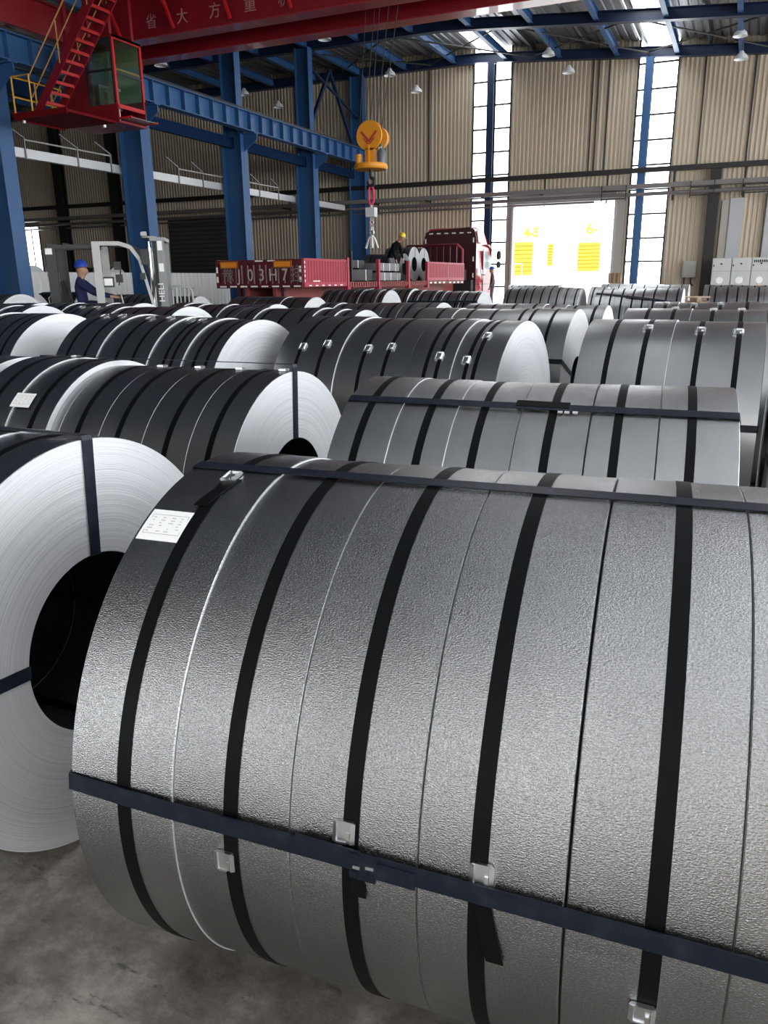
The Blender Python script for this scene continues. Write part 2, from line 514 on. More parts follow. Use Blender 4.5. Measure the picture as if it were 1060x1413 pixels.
# slimmer columns standing against the end wall
for (x, y, hw, hd, m) in [(-12.30, YB - 0.22, 0.17, 0.2, M_NAVY), (-4.95, YB - 0.22, 0.17, 0.2, M_BLUE)]:
    c = MB(); c.box(x - hw, x + hw, y - hd, y - hd + .02, 0, eave(x)); c.box(x - hw, x + hw, y + hd - .02, y + hd, 0, eave(x)); c.box(x - .02, x + .02, y - hd + .02, y + hd - .02, 0, eave(x))
    struct(c.build('column', m))
for (x, zt, w2) in [(-1.7, 6.5, 0.22), (-36.3, 11.5, 0.3), (-34.2, 11.5, 0.22), (-40.8, 11.5, 0.3)]:
    c = MB(); y = YB - 0.3
    c.box(x - w2, x + w2, y - .22, y - .20, 0, zt); c.box(x - w2, x + w2, y + .18, y + .20, 0, zt); c.box(x - .02, x + .02, y - .2, y + .18, 0, zt)
    struct(c.build('column', M_DARK))

# runway girder for the crane: I beam with stiffeners
RX0, RX1, RZ0, RZ1 = -18.72, -18.36, 7.46, 8.16
rw = MB(); yr0, yr1 = -6.0, 40.2
rw.box(RX0, RX1, yr0, yr1, RZ0, RZ0 + .03); rw.box(RX0, RX1, yr0, yr1, RZ1 - .03, RZ1); rw.box(-18.55, -18.53, yr0, yr1, RZ0 + .03, RZ1 - .03)
rwo = struct(rw.build('runway_beam', M_BLUE))
me = MB().box(-18.53, RX1 - .01, -.012, .012, RZ0 + .03, RZ1 - .03).mesh('stiffener', M_BLUE)
y = 4.0
while y < 40:
    link('stiffener', me, rwo, (0, y, 0)); y += 0.82
MB().box(-18.57, -18.51, yr0, yr1, RZ1, RZ1 + 0.12).build('crane_rail', M_DARK, rwo)
# lower tie girder between the columns, under the runway
lb = MB(); lb.box(-19.6, -19.45, 5, 40, 6.95, 7.35); struct(lb.build('tie_beam', mat('matt_navy', (.006, .018, .055), .8, spec=.05)))

# pipe run and cable trays on the end wall
def at_wall(z0, z1, y0, y1, m, name, xa=XL, xb=XR):
    return struct(MB().box(xa, xb, y0, y1, z0, z1).build(name, m))
at_wall(6.42, 6.64, YB - 0.55, YB - 0.35, M_DARK, 'wall_beam')
at_wall(5.72, 5.92, YB - 0.75, YB - 0.45, mat('brown_tray', (0.16, 0.145, 0.14), .5), 'trim_1')
pp = MB(); pp.tube([(XL, YB - 0.62, 5.48), (XR, YB - 0.62, 5.48)], 0.09, 10); struct(pp.build('trim_2', mat('brown_pipe', (0.13, 0.115, 0.115), .45), smooth=40))
pp = MB(); pp.tube([(XL, YB - 0.45, 5.25), (-7, YB - 0.45, 5.25)], 0.05, 8); struct(pp.build('trim_3', M_GALV, smooth=40))
br = MB().box(-.03, .03, YB - 0.8, YB, 5.66, 5.72).box(-.03, .03, YB - 0.05, YB, 5.2, 6.6).mesh('bracket', M_DARK)
o = struct(bpy.data.objects.new('trim_4', br)); COL.objects.link(o); o.location = (-24, 0, 0)
for i in range(14):
    link('bracket', br, o, (3.0 * (i + 1) - 0.5, 0, 0))
# hanging cable ladders under the tray, over the right part of the end wall
ld = MB()
for xa, xb in ((-6.6, -5.5), (-2.7, -1.7), (-0.55, 2.6)):
    for z in (5.28, 5.62): ld.box(xa, xb, YB - 0.92, YB - 0.88, z, z + .05)
    xx = xa
    while xx <= xb + .01: ld.box(xx - .02, xx + .02, YB - 0.92, YB - 0.88, 5.2, 5.9); xx += (xb - xa) / max(1, round((xb - xa) / 1.0))
struct(ld.build('trim_5', M_DARK))
# pale tray along the column line, with hand rail brackets
ty = [MB() for _ in range(1)][0]
ty.box(-20.25, -20.05, 6, 40, 5.40, 5.42); ty.box(-20.07, -20.05, 6, 40, 5.42, 5.66); ty.box(-20.25, -20.23, 6, 40, 5.42, 5.66)
tro = struct(ty.build('trim_6', M_TRAY))
me = MB().bar((-20.04, 0, 5.38), (-20.04, 0, 5.95), .05, .05).bar((-20.04, 0, 5.95), (-20.04, -0.7, 6.25), .04, .04).mesh('bracket', mat('bracket_grey', (.2, .2, .2), .5))
for y in (14, 18.8, 20.9, 22.4, 26.0, 27.5, 29.9, 31.6, 33.2, 37): link('bracket', me, tro, (0, y, 0))
MB().tube([(-20.04, 18.8, 5.9), (-20.04, 22.4, 5.9)], .025, 6).tube([(-20.04, 26, 5.9), (-20.04, 33.2, 5.9)], .025, 6).build('hand_rail', M_GREY, tro)
# vertical cable pipes on the end wall
for k, x in enumerate((-7.45, -7.2, -6.72, -2.58, -0.55, -15.6, -23.4)):
    p = MB(); p.tube([(x, YB - 0.08, 6.6), (x, YB - 0.08, eave(x))], 0.035, 6); struct(p.build('trim_%d' % (7 + k), M_DARK))
# galvanised ducts and cream panel at the right of the dark column
struct(MB().box(-1.32, -1.0, YB - .2, YB - .05, 0, 5.1).build('trim_14', mat('duct_cream', (.36, .33, .29), .5)))
struct(MB().box(-0.98, -0.42, YB - .25, YB - .05, 0, 5.15).build('trim_15', M_GALV))
struct(MB().box(0.52, 1.3, YB - .25, YB - .05, 0, 5.3).build('trim_16', M_GALV))

# low white ribbed partition beside the neighbouring bay
pw = MB(); y = 5.0; pts = []
while y < 37:
    pts += [(-23.5, y), (-23.5, y + .14), (-23.46, y + .17), (-23.46, y + .27)]; y += .3
vs = [(a, b, 0) for a, b in pts] + [(a, b, 2.2) for a, b in pts]; n = len(pts)
pw.add(vs, [(i, i + 1, n + i + 1, n + i) for i in range(n - 1)])
struct(pw.build('partition_wall', M_WHITE))

# yard outside: paving and the building across it
struct(MB().box(-80, 40, YB + 0.3, 140, -0.3, -0.02).build('pavement', mat('pale_concrete', (0.42, 0.41, 0.40), .8)))


# ================================================================== STEEL COILS
def coil_profile(mb_segs, x0, x1, R, ri, zc, bev=0.0018):
    """one slit ring as a mesh with metre UVs"""
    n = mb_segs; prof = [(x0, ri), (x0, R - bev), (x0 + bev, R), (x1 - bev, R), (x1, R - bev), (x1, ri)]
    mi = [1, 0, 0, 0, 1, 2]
    mb = MB(); mb.uv = []
    for x, r in prof:
        for k in range(n):
            t = 2 * PI * k / n
            mb.v.append((x, -r * math.cos(t), zc + r * math.sin(t)))
    off = random.random() * 7
    for i in range(6):
        j = (i + 1) % 6
        for k in range(n):
            k2 = (k + 1) % n
            mb.f.append((i * n + k, i * n + k2, j * n + k2, j * n + k)); mb.m.append(mi[i])
            ta, tb = 2 * PI * k / n, 2 * PI * (k + 1) / n
            ra = R if i in (1, 2, 3) else 0.45
            a, b = prof[i], prof[j]
            if i in (0, 4):
                mb.uv.append([(ta * ra + off, a[1]), (tb * ra + off, a[1]), (tb * ra + off, b[1]), (ta * ra + off, b[1])])
            else:
                mb.uv.append([(a[0] + off, ta * ra), (a[0] + off, tb * ra), (b[0] + off, tb * ra), (b[0] + off, ta * ra)])
    return mb


def uv_mesh(mb, name, mats):
    """like MB.mesh but keeps the loop order for the UVs"""
    me = bpy.data.meshes.new(name); me.from_pydata(mb.v, [], [f[::-1] for f in mb.f])
    for m in mats: me.materials.append(m)
    me.polygons.foreach_set('material_index', mb.m)
    l = me.uv_layers.new(name='metres')
    l.data.foreach_set('uv', [c for f in mb.uv for q in f[::-1] for c in q])
    me.polygons.foreach_set('use_smooth', [True] * len(me.polygons))
    me.set_sharp_from_angle(angle=rad(24))
    return me


def band(s, w, r, t, zc, seg, a0=0.0, a1=2 * PI, skew=0.0, lift=0.0):
    """hoop strip at s, from angle a0 to a1 (0 = toward -Y, up = +90 deg)"""
    mb = MB(); full = abs(a1 - a0) > 6.28; n = seg if full else max(6, int(seg * abs(a1 - a0) / 6.28))
    vs = []; cnt = n if full else n + 1
    for k in range(cnt):
        f = k / n; a = a0 + (a1 - a0) * f; ss = s + skew * f; ri, ro = r - 0.002 + lift * f, r + t + lift * f
        for x, q in ((ss - w / 2, ri), (ss - w / 2, ro), (ss + w / 2, ro), (ss + w / 2, ri)):
            vs.append((x, -q * math.cos(a), zc + q * math.sin(a)))
    fs = []
    for k in range(n):
        k2 = (k + 1) % cnt
        for i in range(4):
            j = (i + 1) % 4; fs.append((k * 4 + i, k * 4 + j, k2 * 4 + j, k2 * 4 + i))
    if not full: fs += [(0, 1, 2, 3), (n * 4 + 3, n * 4 + 2, n * 4 + 1, n * 4)]
    return mb.add(vs, fs)


def eye_strap(th0, th1, xl, xr, r, ri, zc, w, t=0.0022, g=0.003):
    """strap through the eye: along the outside at th0 (left end) .. th1 (right end), down both faces and through the bore"""
    path = []
    n = 14
    for i in range(n + 1):
        f = i / n; gg = 0.003 + (g - 0.003) * min(1.0, 8 * f, 8 * (1 - f)); path.append((xl + (xr - xl) * f, r + gg, th0 + (th1 - th0) * f, 'o'))
    path = [(xl - .003, ri - .003, th0, 'f'), (xl - .003, r - 0.01, th0, 'f')] + path + [(xr + .003, r - 0.01, th1, 'f'), (xr + .003, ri - .003, th1, 'f')]
    vs = []; mb = MB()
    for x, q, th, kd in path:
        c, s_ = math.cos(th), math.sin(th)
        rv = Vector((0, -c, s_)); tv = Vector((0, s_, c)); o = Vector((x, 0, zc)) + rv * q
        nrm = rv if kd == 'o' else Vector((-1 if x < (xl + xr) / 2 else 1, 0, 0))
        for a, b in ((-w / 2, 0), (w / 2, 0), (w / 2, t), (-w / 2, t)):
            vs.append(o + tv * a + nrm * b)
    m = len(path); fs = []
    for k in range(m):
        k2 = (k + 1) % m
        for i in range(4):
            j = (i + 1) % 4; fs.append((k * 4 + i, k * 4 + j, k2 * 4 + j, k2 * 4 + i))
    return mb.add(vs, fs)


def frame_at(s, th, r, zc, turn=0.0):
    """local axes on the coil's skin: x along the axis, y up the curve, z outward"""
    xv = Vector((1, 0, 0)); zv = Vector((0, -math.cos(th), math.sin(th))); yv = zv.cross(xv)
    if turn:
        xv, yv = xv * math.cos(turn) + yv * math.sin(turn), yv * math.cos(turn) - xv * math.sin(turn)
    o = Vector((s, 0, zc)) + zv * r
    return o, Matrix((xv, yv, zv)).transposed()


def clip_mesh(o, R, w=0.037, h=0.042, t=0.006, turn=0):
    mb = MB()
    def b(c, sz, rot=None): mb.obox(o + R @ Vector(c), sz, R if rot is None else R @ rot)
    b((0, 0, t / 2), (w, h, t))
    tilt = Matrix.Rotation(rad(28), 3, 'Y'); tilt2 = Matrix.Rotation(rad(-28), 3, 'Y')
    b((w * 0.46, 0, t * 0.9), (w * 0.25, h * 0.96, t * 0.8), tilt); b((-w * 0.46, 0, t * 0.9), (w * 0.25, h * 0.96, t * 0.8), tilt2)
    b((w * 0.25, -h * 0.12, t * 1.25), (w * 0.2, h * 0.34, t * 0.9)); b((w * 0.12, h * 0.5, t * 0.9), (w * 0.7, h * 0.12, t * 1.4))
    b((-w * 0.1, -h * 0.47, t * 0.9), (w * 0.5, h * 0.1, t * 1.2))
    return mb


def coil(label, X0, Y0, phi, sl, sr, R, ri, feats, eyes=(), clips=(), tails=(), paper=None, seg=72, step=0.009, sw=0.031,
         group=None, name='steel_coil', base=0.0, steps=None, clip_size=1.0, off0=0.0):
    """feats: 'S' strap, 'W' step down (bright edge), 'J' fine joint, 'D' dark gap, each at s along the axis.  Origin at the left end."""
    ox, oy = X0 + sl * math.cos(phi), Y0 + sl * math.sin(phi)
    root = thing(name, label, 'coil', (ox, oy, base), phi, group)
    ln = sr - sl; zc = R
    cuts = sorted((s - sl, k) for k, s in feats if k != 'S')
    off = off0; x = 0.0; gap = 0.0; rings = []
    wi = 0
    for s, k in cuts + [(ln, 'E')]:
        g = {'D': 0.005, 'J': 0.0022, 'W': 0.0, 'E': 0.0}[k]
        rings.append((x + gap / 2, s - g / 2, R + off)); x = s; gap = g
        if k == 'W':
            st = steps[wi] if steps else step
            off -= st; wi += 1
        elif k in 'JD': off = min(0.0, off + step * 0.45)
    for a, b, r in rings:
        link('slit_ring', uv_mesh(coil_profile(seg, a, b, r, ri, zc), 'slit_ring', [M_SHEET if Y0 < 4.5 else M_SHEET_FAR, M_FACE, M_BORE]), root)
    def rad_at(s):
        for a, b, r in rings:
            if a - .003 <= s <= b + .003: return r
        return R
    for k, s in feats:
        if k == 'S':
            band(s - sl, sw, rad_at(s - sl), 0.0016, zc, seg).build('steel_strap', M_STRAP, root, 30)
    for e in eyes:
        th0, th1 = rad(e[0]), rad(e[1])
        eye_strap(th0, th1, 0, ln, R, ri, zc, e[2] if len(e) > 2 else 0.034, 0.0022 if len(e) < 4 else .005, 0.003 if len(e) < 4 else e[3]).build('eye_strap', M_EYE, root)
    for s, th in clips:
        s -= sl; o, Rm = frame_at(s, rad(th), rad_at(s) + 0.0015, zc)
        clip_mesh(o, Rm, 0.037 * clip_size, 0.042 * clip_size, 0.006 * clip_size).build('strap_clip', M_CLIP, root)
    for s, a0, a1, skew, lift in tails:
        s -= sl; band(s, sw, rad_at(s) + 0.002, 0.0014, zc, seg, rad(a0), rad(a1), skew, lift).build('strap_tail', M_STRAP, root)
    if paper:
        s0, s1, t0, t1 = paper; r = rad_at(s0 - sl) + 0.0012; n = 10
        pm = MB(); vs = []
        for i in range(n + 1):
            a = rad(t0 + (t1 - t0) * i / n)
            for s in (s0 - sl, s1 - sl): vs.append((s, -r * math.cos(a), zc + r * math.sin(a)))
        pm.add(vs, [(2 * i, 2 * i + 1, 2 * i + 3, 2 * i + 2) for i in range(n)])
        po = pm.build('paper_label', M_PAPER, root); po['label'] = 'white paper tag with printed form'
        ink = MB(); rr = r + 0.0004; W_, H_ = s1 - s0, (t1 - t0)
        def mark(u0, u1, v0, v1):
            a0, a1 = rad(t0 + H_ * v0), rad(t0 + H_ * v1); xa, xb = s0 - sl + W_ * u0, s0 - sl + W_ * u1
            ink.add([(xa, -rr * math.cos(a0), zc + rr * math.sin(a0)), (xb, -rr * math.cos(a0), zc + rr * math.sin(a0)),
                     (xb, -rr * math.cos(a1), zc + rr * math.sin(a1)), (xa, -rr * math.cos(a1), zc + rr * math.sin(a1))], [(0, 1, 2, 3)])
        for v in (0.2, 0.82): mark(0.08, 0.94, v, v + 0.012)
        for u in (0.07, 0.93): mark(u, u + 0.01, 0.2, 0.83)
        rnd = random.Random(3)
        for i in range(6):
            v = 0.27 + i * 0.09
            for u in (0.1, 0.32, 0.55, 0.76):
                if rnd.random() < 0.75:
                    uu = u + rnd.random() * 0.04
                    while uu < u + 0.05 + rnd.random() * 0.1:
                        mark(uu, uu + 0.012, v, v + 0.028); uu += 0.019
        ink.build('label_print', M_INK, po)
    return root


# front row: the big coil nearest the camera
near = coil('big leather grained slit coil with white paper tag and two long cross straps',
     -1.251, 1.679, 0.078, 0.0, 1.66, 0.658, 0.29,
     [('S', .134), ('W', .250), ('S', .384), ('J', .512), ('S', .640), ('J', .771), ('S', .884), ('D', 1.036), ('S', 1.181), ('J', 1.300), ('S', 1.43), ('D', 1.56)],
     eyes=[(82.8, 82.4, .040), (8.2, 4.7, .036, .012)], seg=224, steps=[0.0045], step=0.004, sw=0.032,
     clips=[(.135, 77.6), (.37, -0.6), (.628, 10.6), (.891, 8.9), (1.175, -8.8)],
     tails=[(.150, 77, 66, -.028, .006), (.894, 4.0, -6.5, .026, .005), (.652, 4.2, -0.6, .006, .003)],
     paper=(.008, .119, 56, 64.2))
# seal and loose ends of the lower cross strap
for (s, th, w_, h_, t_, turn, m_) in [(.675, 6.35, .052, .05, .007, -.04, M_EYE), (.60, 7.6, .13, .034, .004, -.05, M_EYE), (.725, 6.1, .10, .033, .004, -.03, M_EYE)]:
    o, Rm = frame_at(s, rad(th), .674, .658, turn)
    q = MB(); q.obox(o + Rm @ Vector((0, 0, t_ / 2)), (w_, h_, t_), Rm)
    if t_ > .005:
        for dx in (-.016, .016): q.obox(o + Rm @ Vector((dx, -h_ * .3, t_)), (.012, .012, t_), Rm)
    q.build('strap_seal', m_, near)
o, Rm = frame_at(.675, rad(6.4), .683, .658); q = MB()
q.obox(o + Rm @ Vector((-.012, 0, 0)), (.014, .006, .003), Rm); q.obox(o + Rm @ Vector((.014, .004, 0)), (.016, .006, .003), Rm)
q.build('seal_notch', M_CLIP, near)

# front row: coil showing its pale end and black bore
coil('coil with bright winding end facing us, black bore and dark blue eye straps',
     -1.782, 1.723, 0.010, -1.45, 0.0, 0.660, 0.289,
     [('S', -1.3), ('W', -1.15), ('S', -1.02), ('J', -.88), ('S', -.76), ('J', -.63), ('S', -.5), ('W', -.272), ('S', -.139), ('J', -.40)],
     eyes=[(93.4, 93.4, .042), (4.6, 4.6, .042), (-90, -90), (184, 184)], seg=160, step=0.006)

# second row
coil('dark second row coil with thick bright step and small white tag',
     0, 3.54, 0.0, -3.885, -2.11, 0.673, 0.29,
     [(k, s - 2.11) for k, s in [('S', -1.626), ('W', -1.469), ('S', -1.296), ('W', -1.178), ('J', -1.118), ('S', -.99), ('J', -.841), ('S', -.719), ('J', -.553), ('S', -.401), ('J', -.266), ('S', -.141)]],
     eyes=[(93, 93, .046)], clips=[(s - 2.11, 92.5) for s in (-1.50, -.86, -.60, -.33, -.06)], paper=(-3.605, -3.462, 42.4, 50.5), seg=120, steps=[.008, .030], step=.004)
coil('coil ending just behind the pale bored coil, only its white end top showing',
     0, 3.6, 0.0, -5.5, -4.08, 0.665, 0.29, [('S', -5.3), ('J', -5.1), ('S', -4.8), ('S', -4.3)], seg=96)
cD = coil('grey second row coil with one cross strap and a black patch on it',
     0, 3.23, 0.08, -1.45, 0.01, 0.68, 0.29,
     [('S', -1.344), ('W', -1.213), ('S', -1.093), ('W', -.989), ('S', -.886), ('J', -.744), ('S', -.626), ('D', -.488), ('S', -.390), ('J', -.251), ('S', -.143)],
     eyes=[(66.7, 65.2, .040)], seg=160, step=.004)
o, Rm = frame_at(.78, rad(67.2), .684, .68, -.03); q = MB(); q.obox(o, (.20, .040, .005), Rm); q.build('strap_seal', M_STRAP, cD)
o, Rm = frame_at(.88, rad(63.4), .684, .68, 0); q = MB()
for dx in (-.03, -.005, .025): q.obox(o + Rm @ Vector((dx, 0, 0)), (.018, .010, .005), Rm)
q.build('seal_notch', M_CLIP, cD)

# third row
coil('dark coil cut off by the picture edge, pale sloping end in third row',
     0, 5.4, -.1, -7.9, -6.25, 0.745, 0.30, [('S', -7.6), ('J', -7.4), ('S', -7.2), ('W', -7.0), ('S', -6.85), ('J', -6.7), ('S', -6.55), ('S', -6.4)], seg=96, step=.012)
coil('long dark third row coil with six bright clips along its crest',
     0, 5.41, -.1, -5.62, -3.75, 0.745, 0.30,
     [('S', -5.472), ('S', -5.242), ('W', -5.092), ('S', -4.854), ('S', -4.655), ('W', -4.481), ('S', -4.301), ('S', -4.215), ('W', -4.105), ('S', -3.982), ('S', -3.853)],
     clips=[(-5.44, 76), (-5.22, 77), (-4.85, 76), (-4.62, 77), (-4.37, 76), (-4.24, 76)], seg=96, step=.011, clip_size=1.5)
coil('dark third row coil with seven clips spread over its near flank',
     0, 6.0, -.08, -3.48, -1.52, 0.735, 0.235,
     [('S', -3.274), ('S', -3.051), ('W', -2.883), ('S', -2.663), ('S', -2.454), ('J', -2.246), ('S', -2.097), ('S', -1.999), ('W', -1.883), ('S', -1.773), ('S', -1.705)],
     clips=[(-3.26, 44), (-3.04, 47), (-2.65, 45), (-2.45, 47), (-2.01, 41), (-1.79, 39.5), (-1.705, 60)], seg=112, step=.011, clip_size=1.5)
coil('pale grey third row coil with three clips high on its four straps',
     0, 5.51, 0, -.90, .15, .75, .30,
     [('S', -.724), ('S', -.521), ('W', -.372), ('S', -.216), ('S', .002)], eyes=[(14.8, 14.8, .04)],
     clips=[(-.528, 71), (-.219, 70.5), (-.005, 69)], seg=112, step=.009, clip_size=1.4)
coil('grey coil cut by the picture edge beyond the three clip coil',
     0, 5.3, 0, .22, 1.7, .74, .30, [('S', .42), ('J', .6), ('S', .8), ('S', 1.2), ('W', 1.4)], eyes=[(5, 5, .045)], seg=96)

# fourth and fifth rows
def std(label, Y0, sl, sr, R=.755, phi=0.0, n=7, seed=0, eyes=(), seg=64, clips=0, name='steel_coil', group=None, step=.012, base=0.0):
    rnd = random.Random(seed); f = []; L_ = sr - sl
    for i in range(n):
        s = sl + L_ * (i + .5) / n + rnd.uniform(-.02, .02); f.append(('S', s))
        if i < n - 1: f.append((rnd.choice('JWJ'), sl + L_ * (i + 1) / n + rnd.uniform(-.02, .02)))
    cl = [(s, 78) for k, s in f if k == 'S'][:clips]
    return coil(label, 0, Y0, phi, sl, sr, R, .30, f, eyes=eyes, clips=cl, seg=seg, step=step, sw=.034, group=group, name=name, clip_size=1.6, base=base)

coil('grey fourth row coil with pale end between the seven clip and three clip coils',
     0, 8.3, -.03, -3.35, -1.52, .735, .25,
     [('S', -3.22), ('S', -2.95), ('W', -2.79), ('S', -2.62), ('S', -2.36), ('J', -2.2), ('S', -2.05), ('S', -1.94), ('S', -1.72)], eyes=[(20.7, 20.7, .045)], seg=80, step=.010)
coil('pale fourth row coil behind the three clip coil, only its crest showing',
     0, 7.56, 0, -.94, .75, .75, .30, [('S', -.749), ('S', -.536), ('W', -.395), ('S', -.224), ('S', .0), ('J', .2), ('S', .4)], clips=[(-.536, 88), (-.224, 88), (.0, 88)], seg=80, clip_size=1.4)
std('fourth row coil whose low white end peeps over the seven clip coil', 7.8, -5.35, -3.69, R=.745, seed=3)
std('fourth row coil whose low white end peeps over the six clip coil', 7.95, -7.8, -6.12, R=.745, seed=4, clips=2)
std('fourth row coil whose low white end peeps over the edge coil', 7.9, -10.1, -8.5, seed=5, clips=2)
std('fifth row coil ending by the three clip coil, crest only', 9.95, -3.2, -1.47, R=.735, seed=6)
std('fifth row coil behind the crest only fourth row coil', 9.3, -.87, .95, seed=8, clips=3)
std('fifth row coil with a small white end below the loaded trailer', 9.6, -5.1, -3.45, R=.745, seed=9)
std('fifth row coil with a small white end below the tailgate', 9.55, -7.5, -5.87, R=.745, seed=10)
std('fifth row coil with a white end under the lift truck mast', 9.5, -9.9, -8.15, R=.745, seed=11)
std('fifth row coil reaching out of view below the lift truck seat', 9.6, -12.3, -10.3, R=.745, seed=12)

# far group across the aisle, in front of the lorry and the door
FR = .78
std('far coil below the lorry side, first of the far row, broad white end', 18.2, -9.6, -7.9, FR, seed=21, n=8, seg=56)
std('far coil with half hidden white end beside the broad white end', 19.9, -9.6, -7.95, FR, seed=22, n=8, seg=56)
std('far coil under the lorry cab wrapped with a low cross strap', 16.4, -6.52, -4.98, FR, seed=23, n=8, seg=56, eyes=[(45, 45, .05)])
std('far coil below the open door with a dark patch near its end', 20.3, -5.5, -3.65, FR, seed=24, n=9, seg=56)
std('far coil directly below the door post, narrow pale end', 20.5, -3.45, -3.05, FR, seed=25, n=2, seg=56)
std('far coil below the second window strip with a slanting cross strap', 17.0, -2.72, -1.08, FR, seed=26, n=8, seg=56, eyes=[(62, 40, .06)])
std('distant coil under the second window strip, pale crest only', 27.5, -4.3, -1.6, .79, seed=27, n=7, seg=48)
std('far coil in front of the switch cabinets, fully banded', 18.4, -.62, 1.0, FR, seed=28, n=8, seg=56)
std('distant coil at the foot of the switch cabinets, crest only', 24, -1.0, 1.2, .78, seed=29, n=8, seg=48)
std('distant coil below the cab, crest only', 27, -7.3, -5.6, .79, seed=30, n=7, seg=48)
std('coil in the aisle by the lift truck counterweight with grey end', 13.4, -17.5, -15.0, .78, seed=31, n=6, seg=64)
std('dark coil with black bore beside the lift truck fork rack', 19.0, -15.9, -14.4, .74, seed=32, n=6, seg=64, phi=.1)
std('dark coil with grey end under the trailer tail', 18.0, -14.2, -12.6, .72, seed=33, n=6, seg=64, phi=.1)
std('dark low coil along the partition behind the lift truck seat', 20.5, -21.8, -19.9, .76, seed=34, n=7, seg=56)
std('dark low coil along the partition at the picture edge', 18.5, -22.0, -20.3, .78, seed=35, n=7, seg=56)
std('plain dark coil beneath the middle of the trailer', 14.0, -9.5, -7.7, .74, seed=36, n=3, seg=56)
for i, (x, y) in enumerate(((-26.5, 20.5), (-26.3, 23.6), (-26.6, 28.5))):
    std(['lower coil of the stack behind the white partition, by the small window', 'lower coil of the stack behind the white partition, by the lift truck guard', 'lower coil of the stack behind the partition, by the roller door'][i], y, x - .8, x + .8, .62, seed=40 + i, n=5, seg=48)
    std(['upper dark coil above the white partition, by the small window', 'upper dark coil above the white partition, by the lift truck guard', 'upper dark coil above the white partition, by the roller door'][i], y, x - .8, x + .8, .62, seed=50 + i, n=5, seg=48, base=1.25)


# ================================================================== OVERHEAD CRANE
crane = thing('overhead_crane', 'red double girder overhead crane with glazed operator cab and stair', 'crane', (0, 0, 0))
GX0, GX1 = -18.5, 14.2


def girder(y0, y1, z0, z1):
    g = MB(); g.box(GX0, GX1, y0 + .04, y1 - .04, z0 + .02, z1)
    g.box(GX0, GX1, y0, y1, z0, z0 + .02); g.box(GX0, GX1, y0, y1, z1, z1 + .02)
    return g


M_RED2 = mat('red_paint_lit_flange', (0.24, 0.02, 0.026), 0.30, 0.0, coat=0.4)  # lighter copy of the red, with light from below put into the colour
g1 = girder(20.28, 20.78, 8.50, 9.75).build('box_girder', M_RED, crane)
g2 = girder(22.0, 22.5, 8.50, 9.75).build('box_girder', M_RED, crane)
for gg, y0 in ((g1, 20.28), (g2, 22.0)):
    MB().box(GX0, GX1, y0 - .02, y0 + .52, 8.47, 8.50).build('bottom_flange', M_RED2, gg)
    MB().box(GX0, GX1, y0 + .2, y0 + .26, 9.77, 9.83).build('trolley_rail', M_DARK, gg)
M_LET = mat('lettering_and_reflection', (0.34, 0.15, 0.15), 0.6)
for ch, px in (('省', -.7975), ('大', -.7445), ('方', -.6905), ('重', -.6345), ('机', -.582)):
    x = px * 20.3
    letters(ch, 0.40, g1, (x, 20.31, 8.74), (1, 0, 0), (0, 0, 1), M_LET, 'lettering')
    letters(ch, 0.36, g1, (x + 0.1, 20.34, 8.466), (1, 0, -.0), (0, 1, 0), M_LET, 'lettering', extrude=.001)  # second set imitates the characters' reflection in the glossy flange
letters('LEF', 0.3, g2, (-2.4, 22.1, 8.466), (1, 0, 0), (0, 1, 0), M_WHITE, 'lettering', extrude=.001)
# end carriage on the runway
ec = MB(); ec.box(-18.78, -18.32, 16.9, 22.4, 8.32, 9.1); ec.box(-18.9, -18.2, 16.8, 22.5, 9.1, 9.14); ec.box(-18.3, -16.9, 17.6, 19.2, 9.62, 9.7)
eco = ec.build('end_carriage', M_RED, crane)
for y in (17.4, 21.9): MB().lathe([(.05, -18.66), (.26, -18.64), (.26, -18.6), (.22, -18.59), (.22, -18.49), (.26, -18.48), (.26, -18.44), (.05, -18.42)], 'x', 20, (0, y, 8.54)).build('wheel', M_DARK, eco, 40)
# walkway on the near side of the near girder, with brackets
wk = MB(); wk.box(GX0, GX1, 19.25, 20.28, 9.70, 9.74); wk.box(GX0, GX1, 19.23, 19.27, 9.64, 9.84); wk.build('walkway', M_RED, crane)
me = MB().bar((0, 20.27, 8.62), (0, 19.6, 9.66), .07, .07).bar((0, 19.95, 9.1), (0, 19.28, 9.66), .06, .06).bar((0, 20.3, 9.62), (0, 19.25, 9.66), .07, .09).mesh('walkway_bracket', mat('bright_red', (0.42, 0.010, 0.014), .35, coat=.3))
x = -17.3
while x < 14: link('walkway_bracket', me, crane, (x, 0, 0)); x += 1.9
rl = MB(); x = GX0
while x < GX1: rl.tube([(x, 19.28, 9.74), (x, 19.28, 10.8)], .02, 6); x += 1.6
for z in (10.25, 10.8): rl.tube([(GX0, 19.28, z), (GX1, 19.28, z)], .02, 6)
rl.build('hand_rail', M_YEL, crane, 40)
# diagonal frame hanging the cab under the girder
hb = MB()
for x in (-17.5, -16.0):
    for y in (18.3, 19.15): hb.bar((x, y, 7.95), (x, y, 9.7), .1, .1)
hb.bar((-17.5, 18.3, 8.0), (-16.0, 18.3, 9.6), .08, .08); hb.bar((-17.5, 18.25, 9.68), (-17.5, 20.3, 9.68), .1, .1); hb.bar((-16, 18.25, 9.68), (-16, 20.3, 9.68), .1, .1)
hb.build('cab_hanger', M_RED, crane)
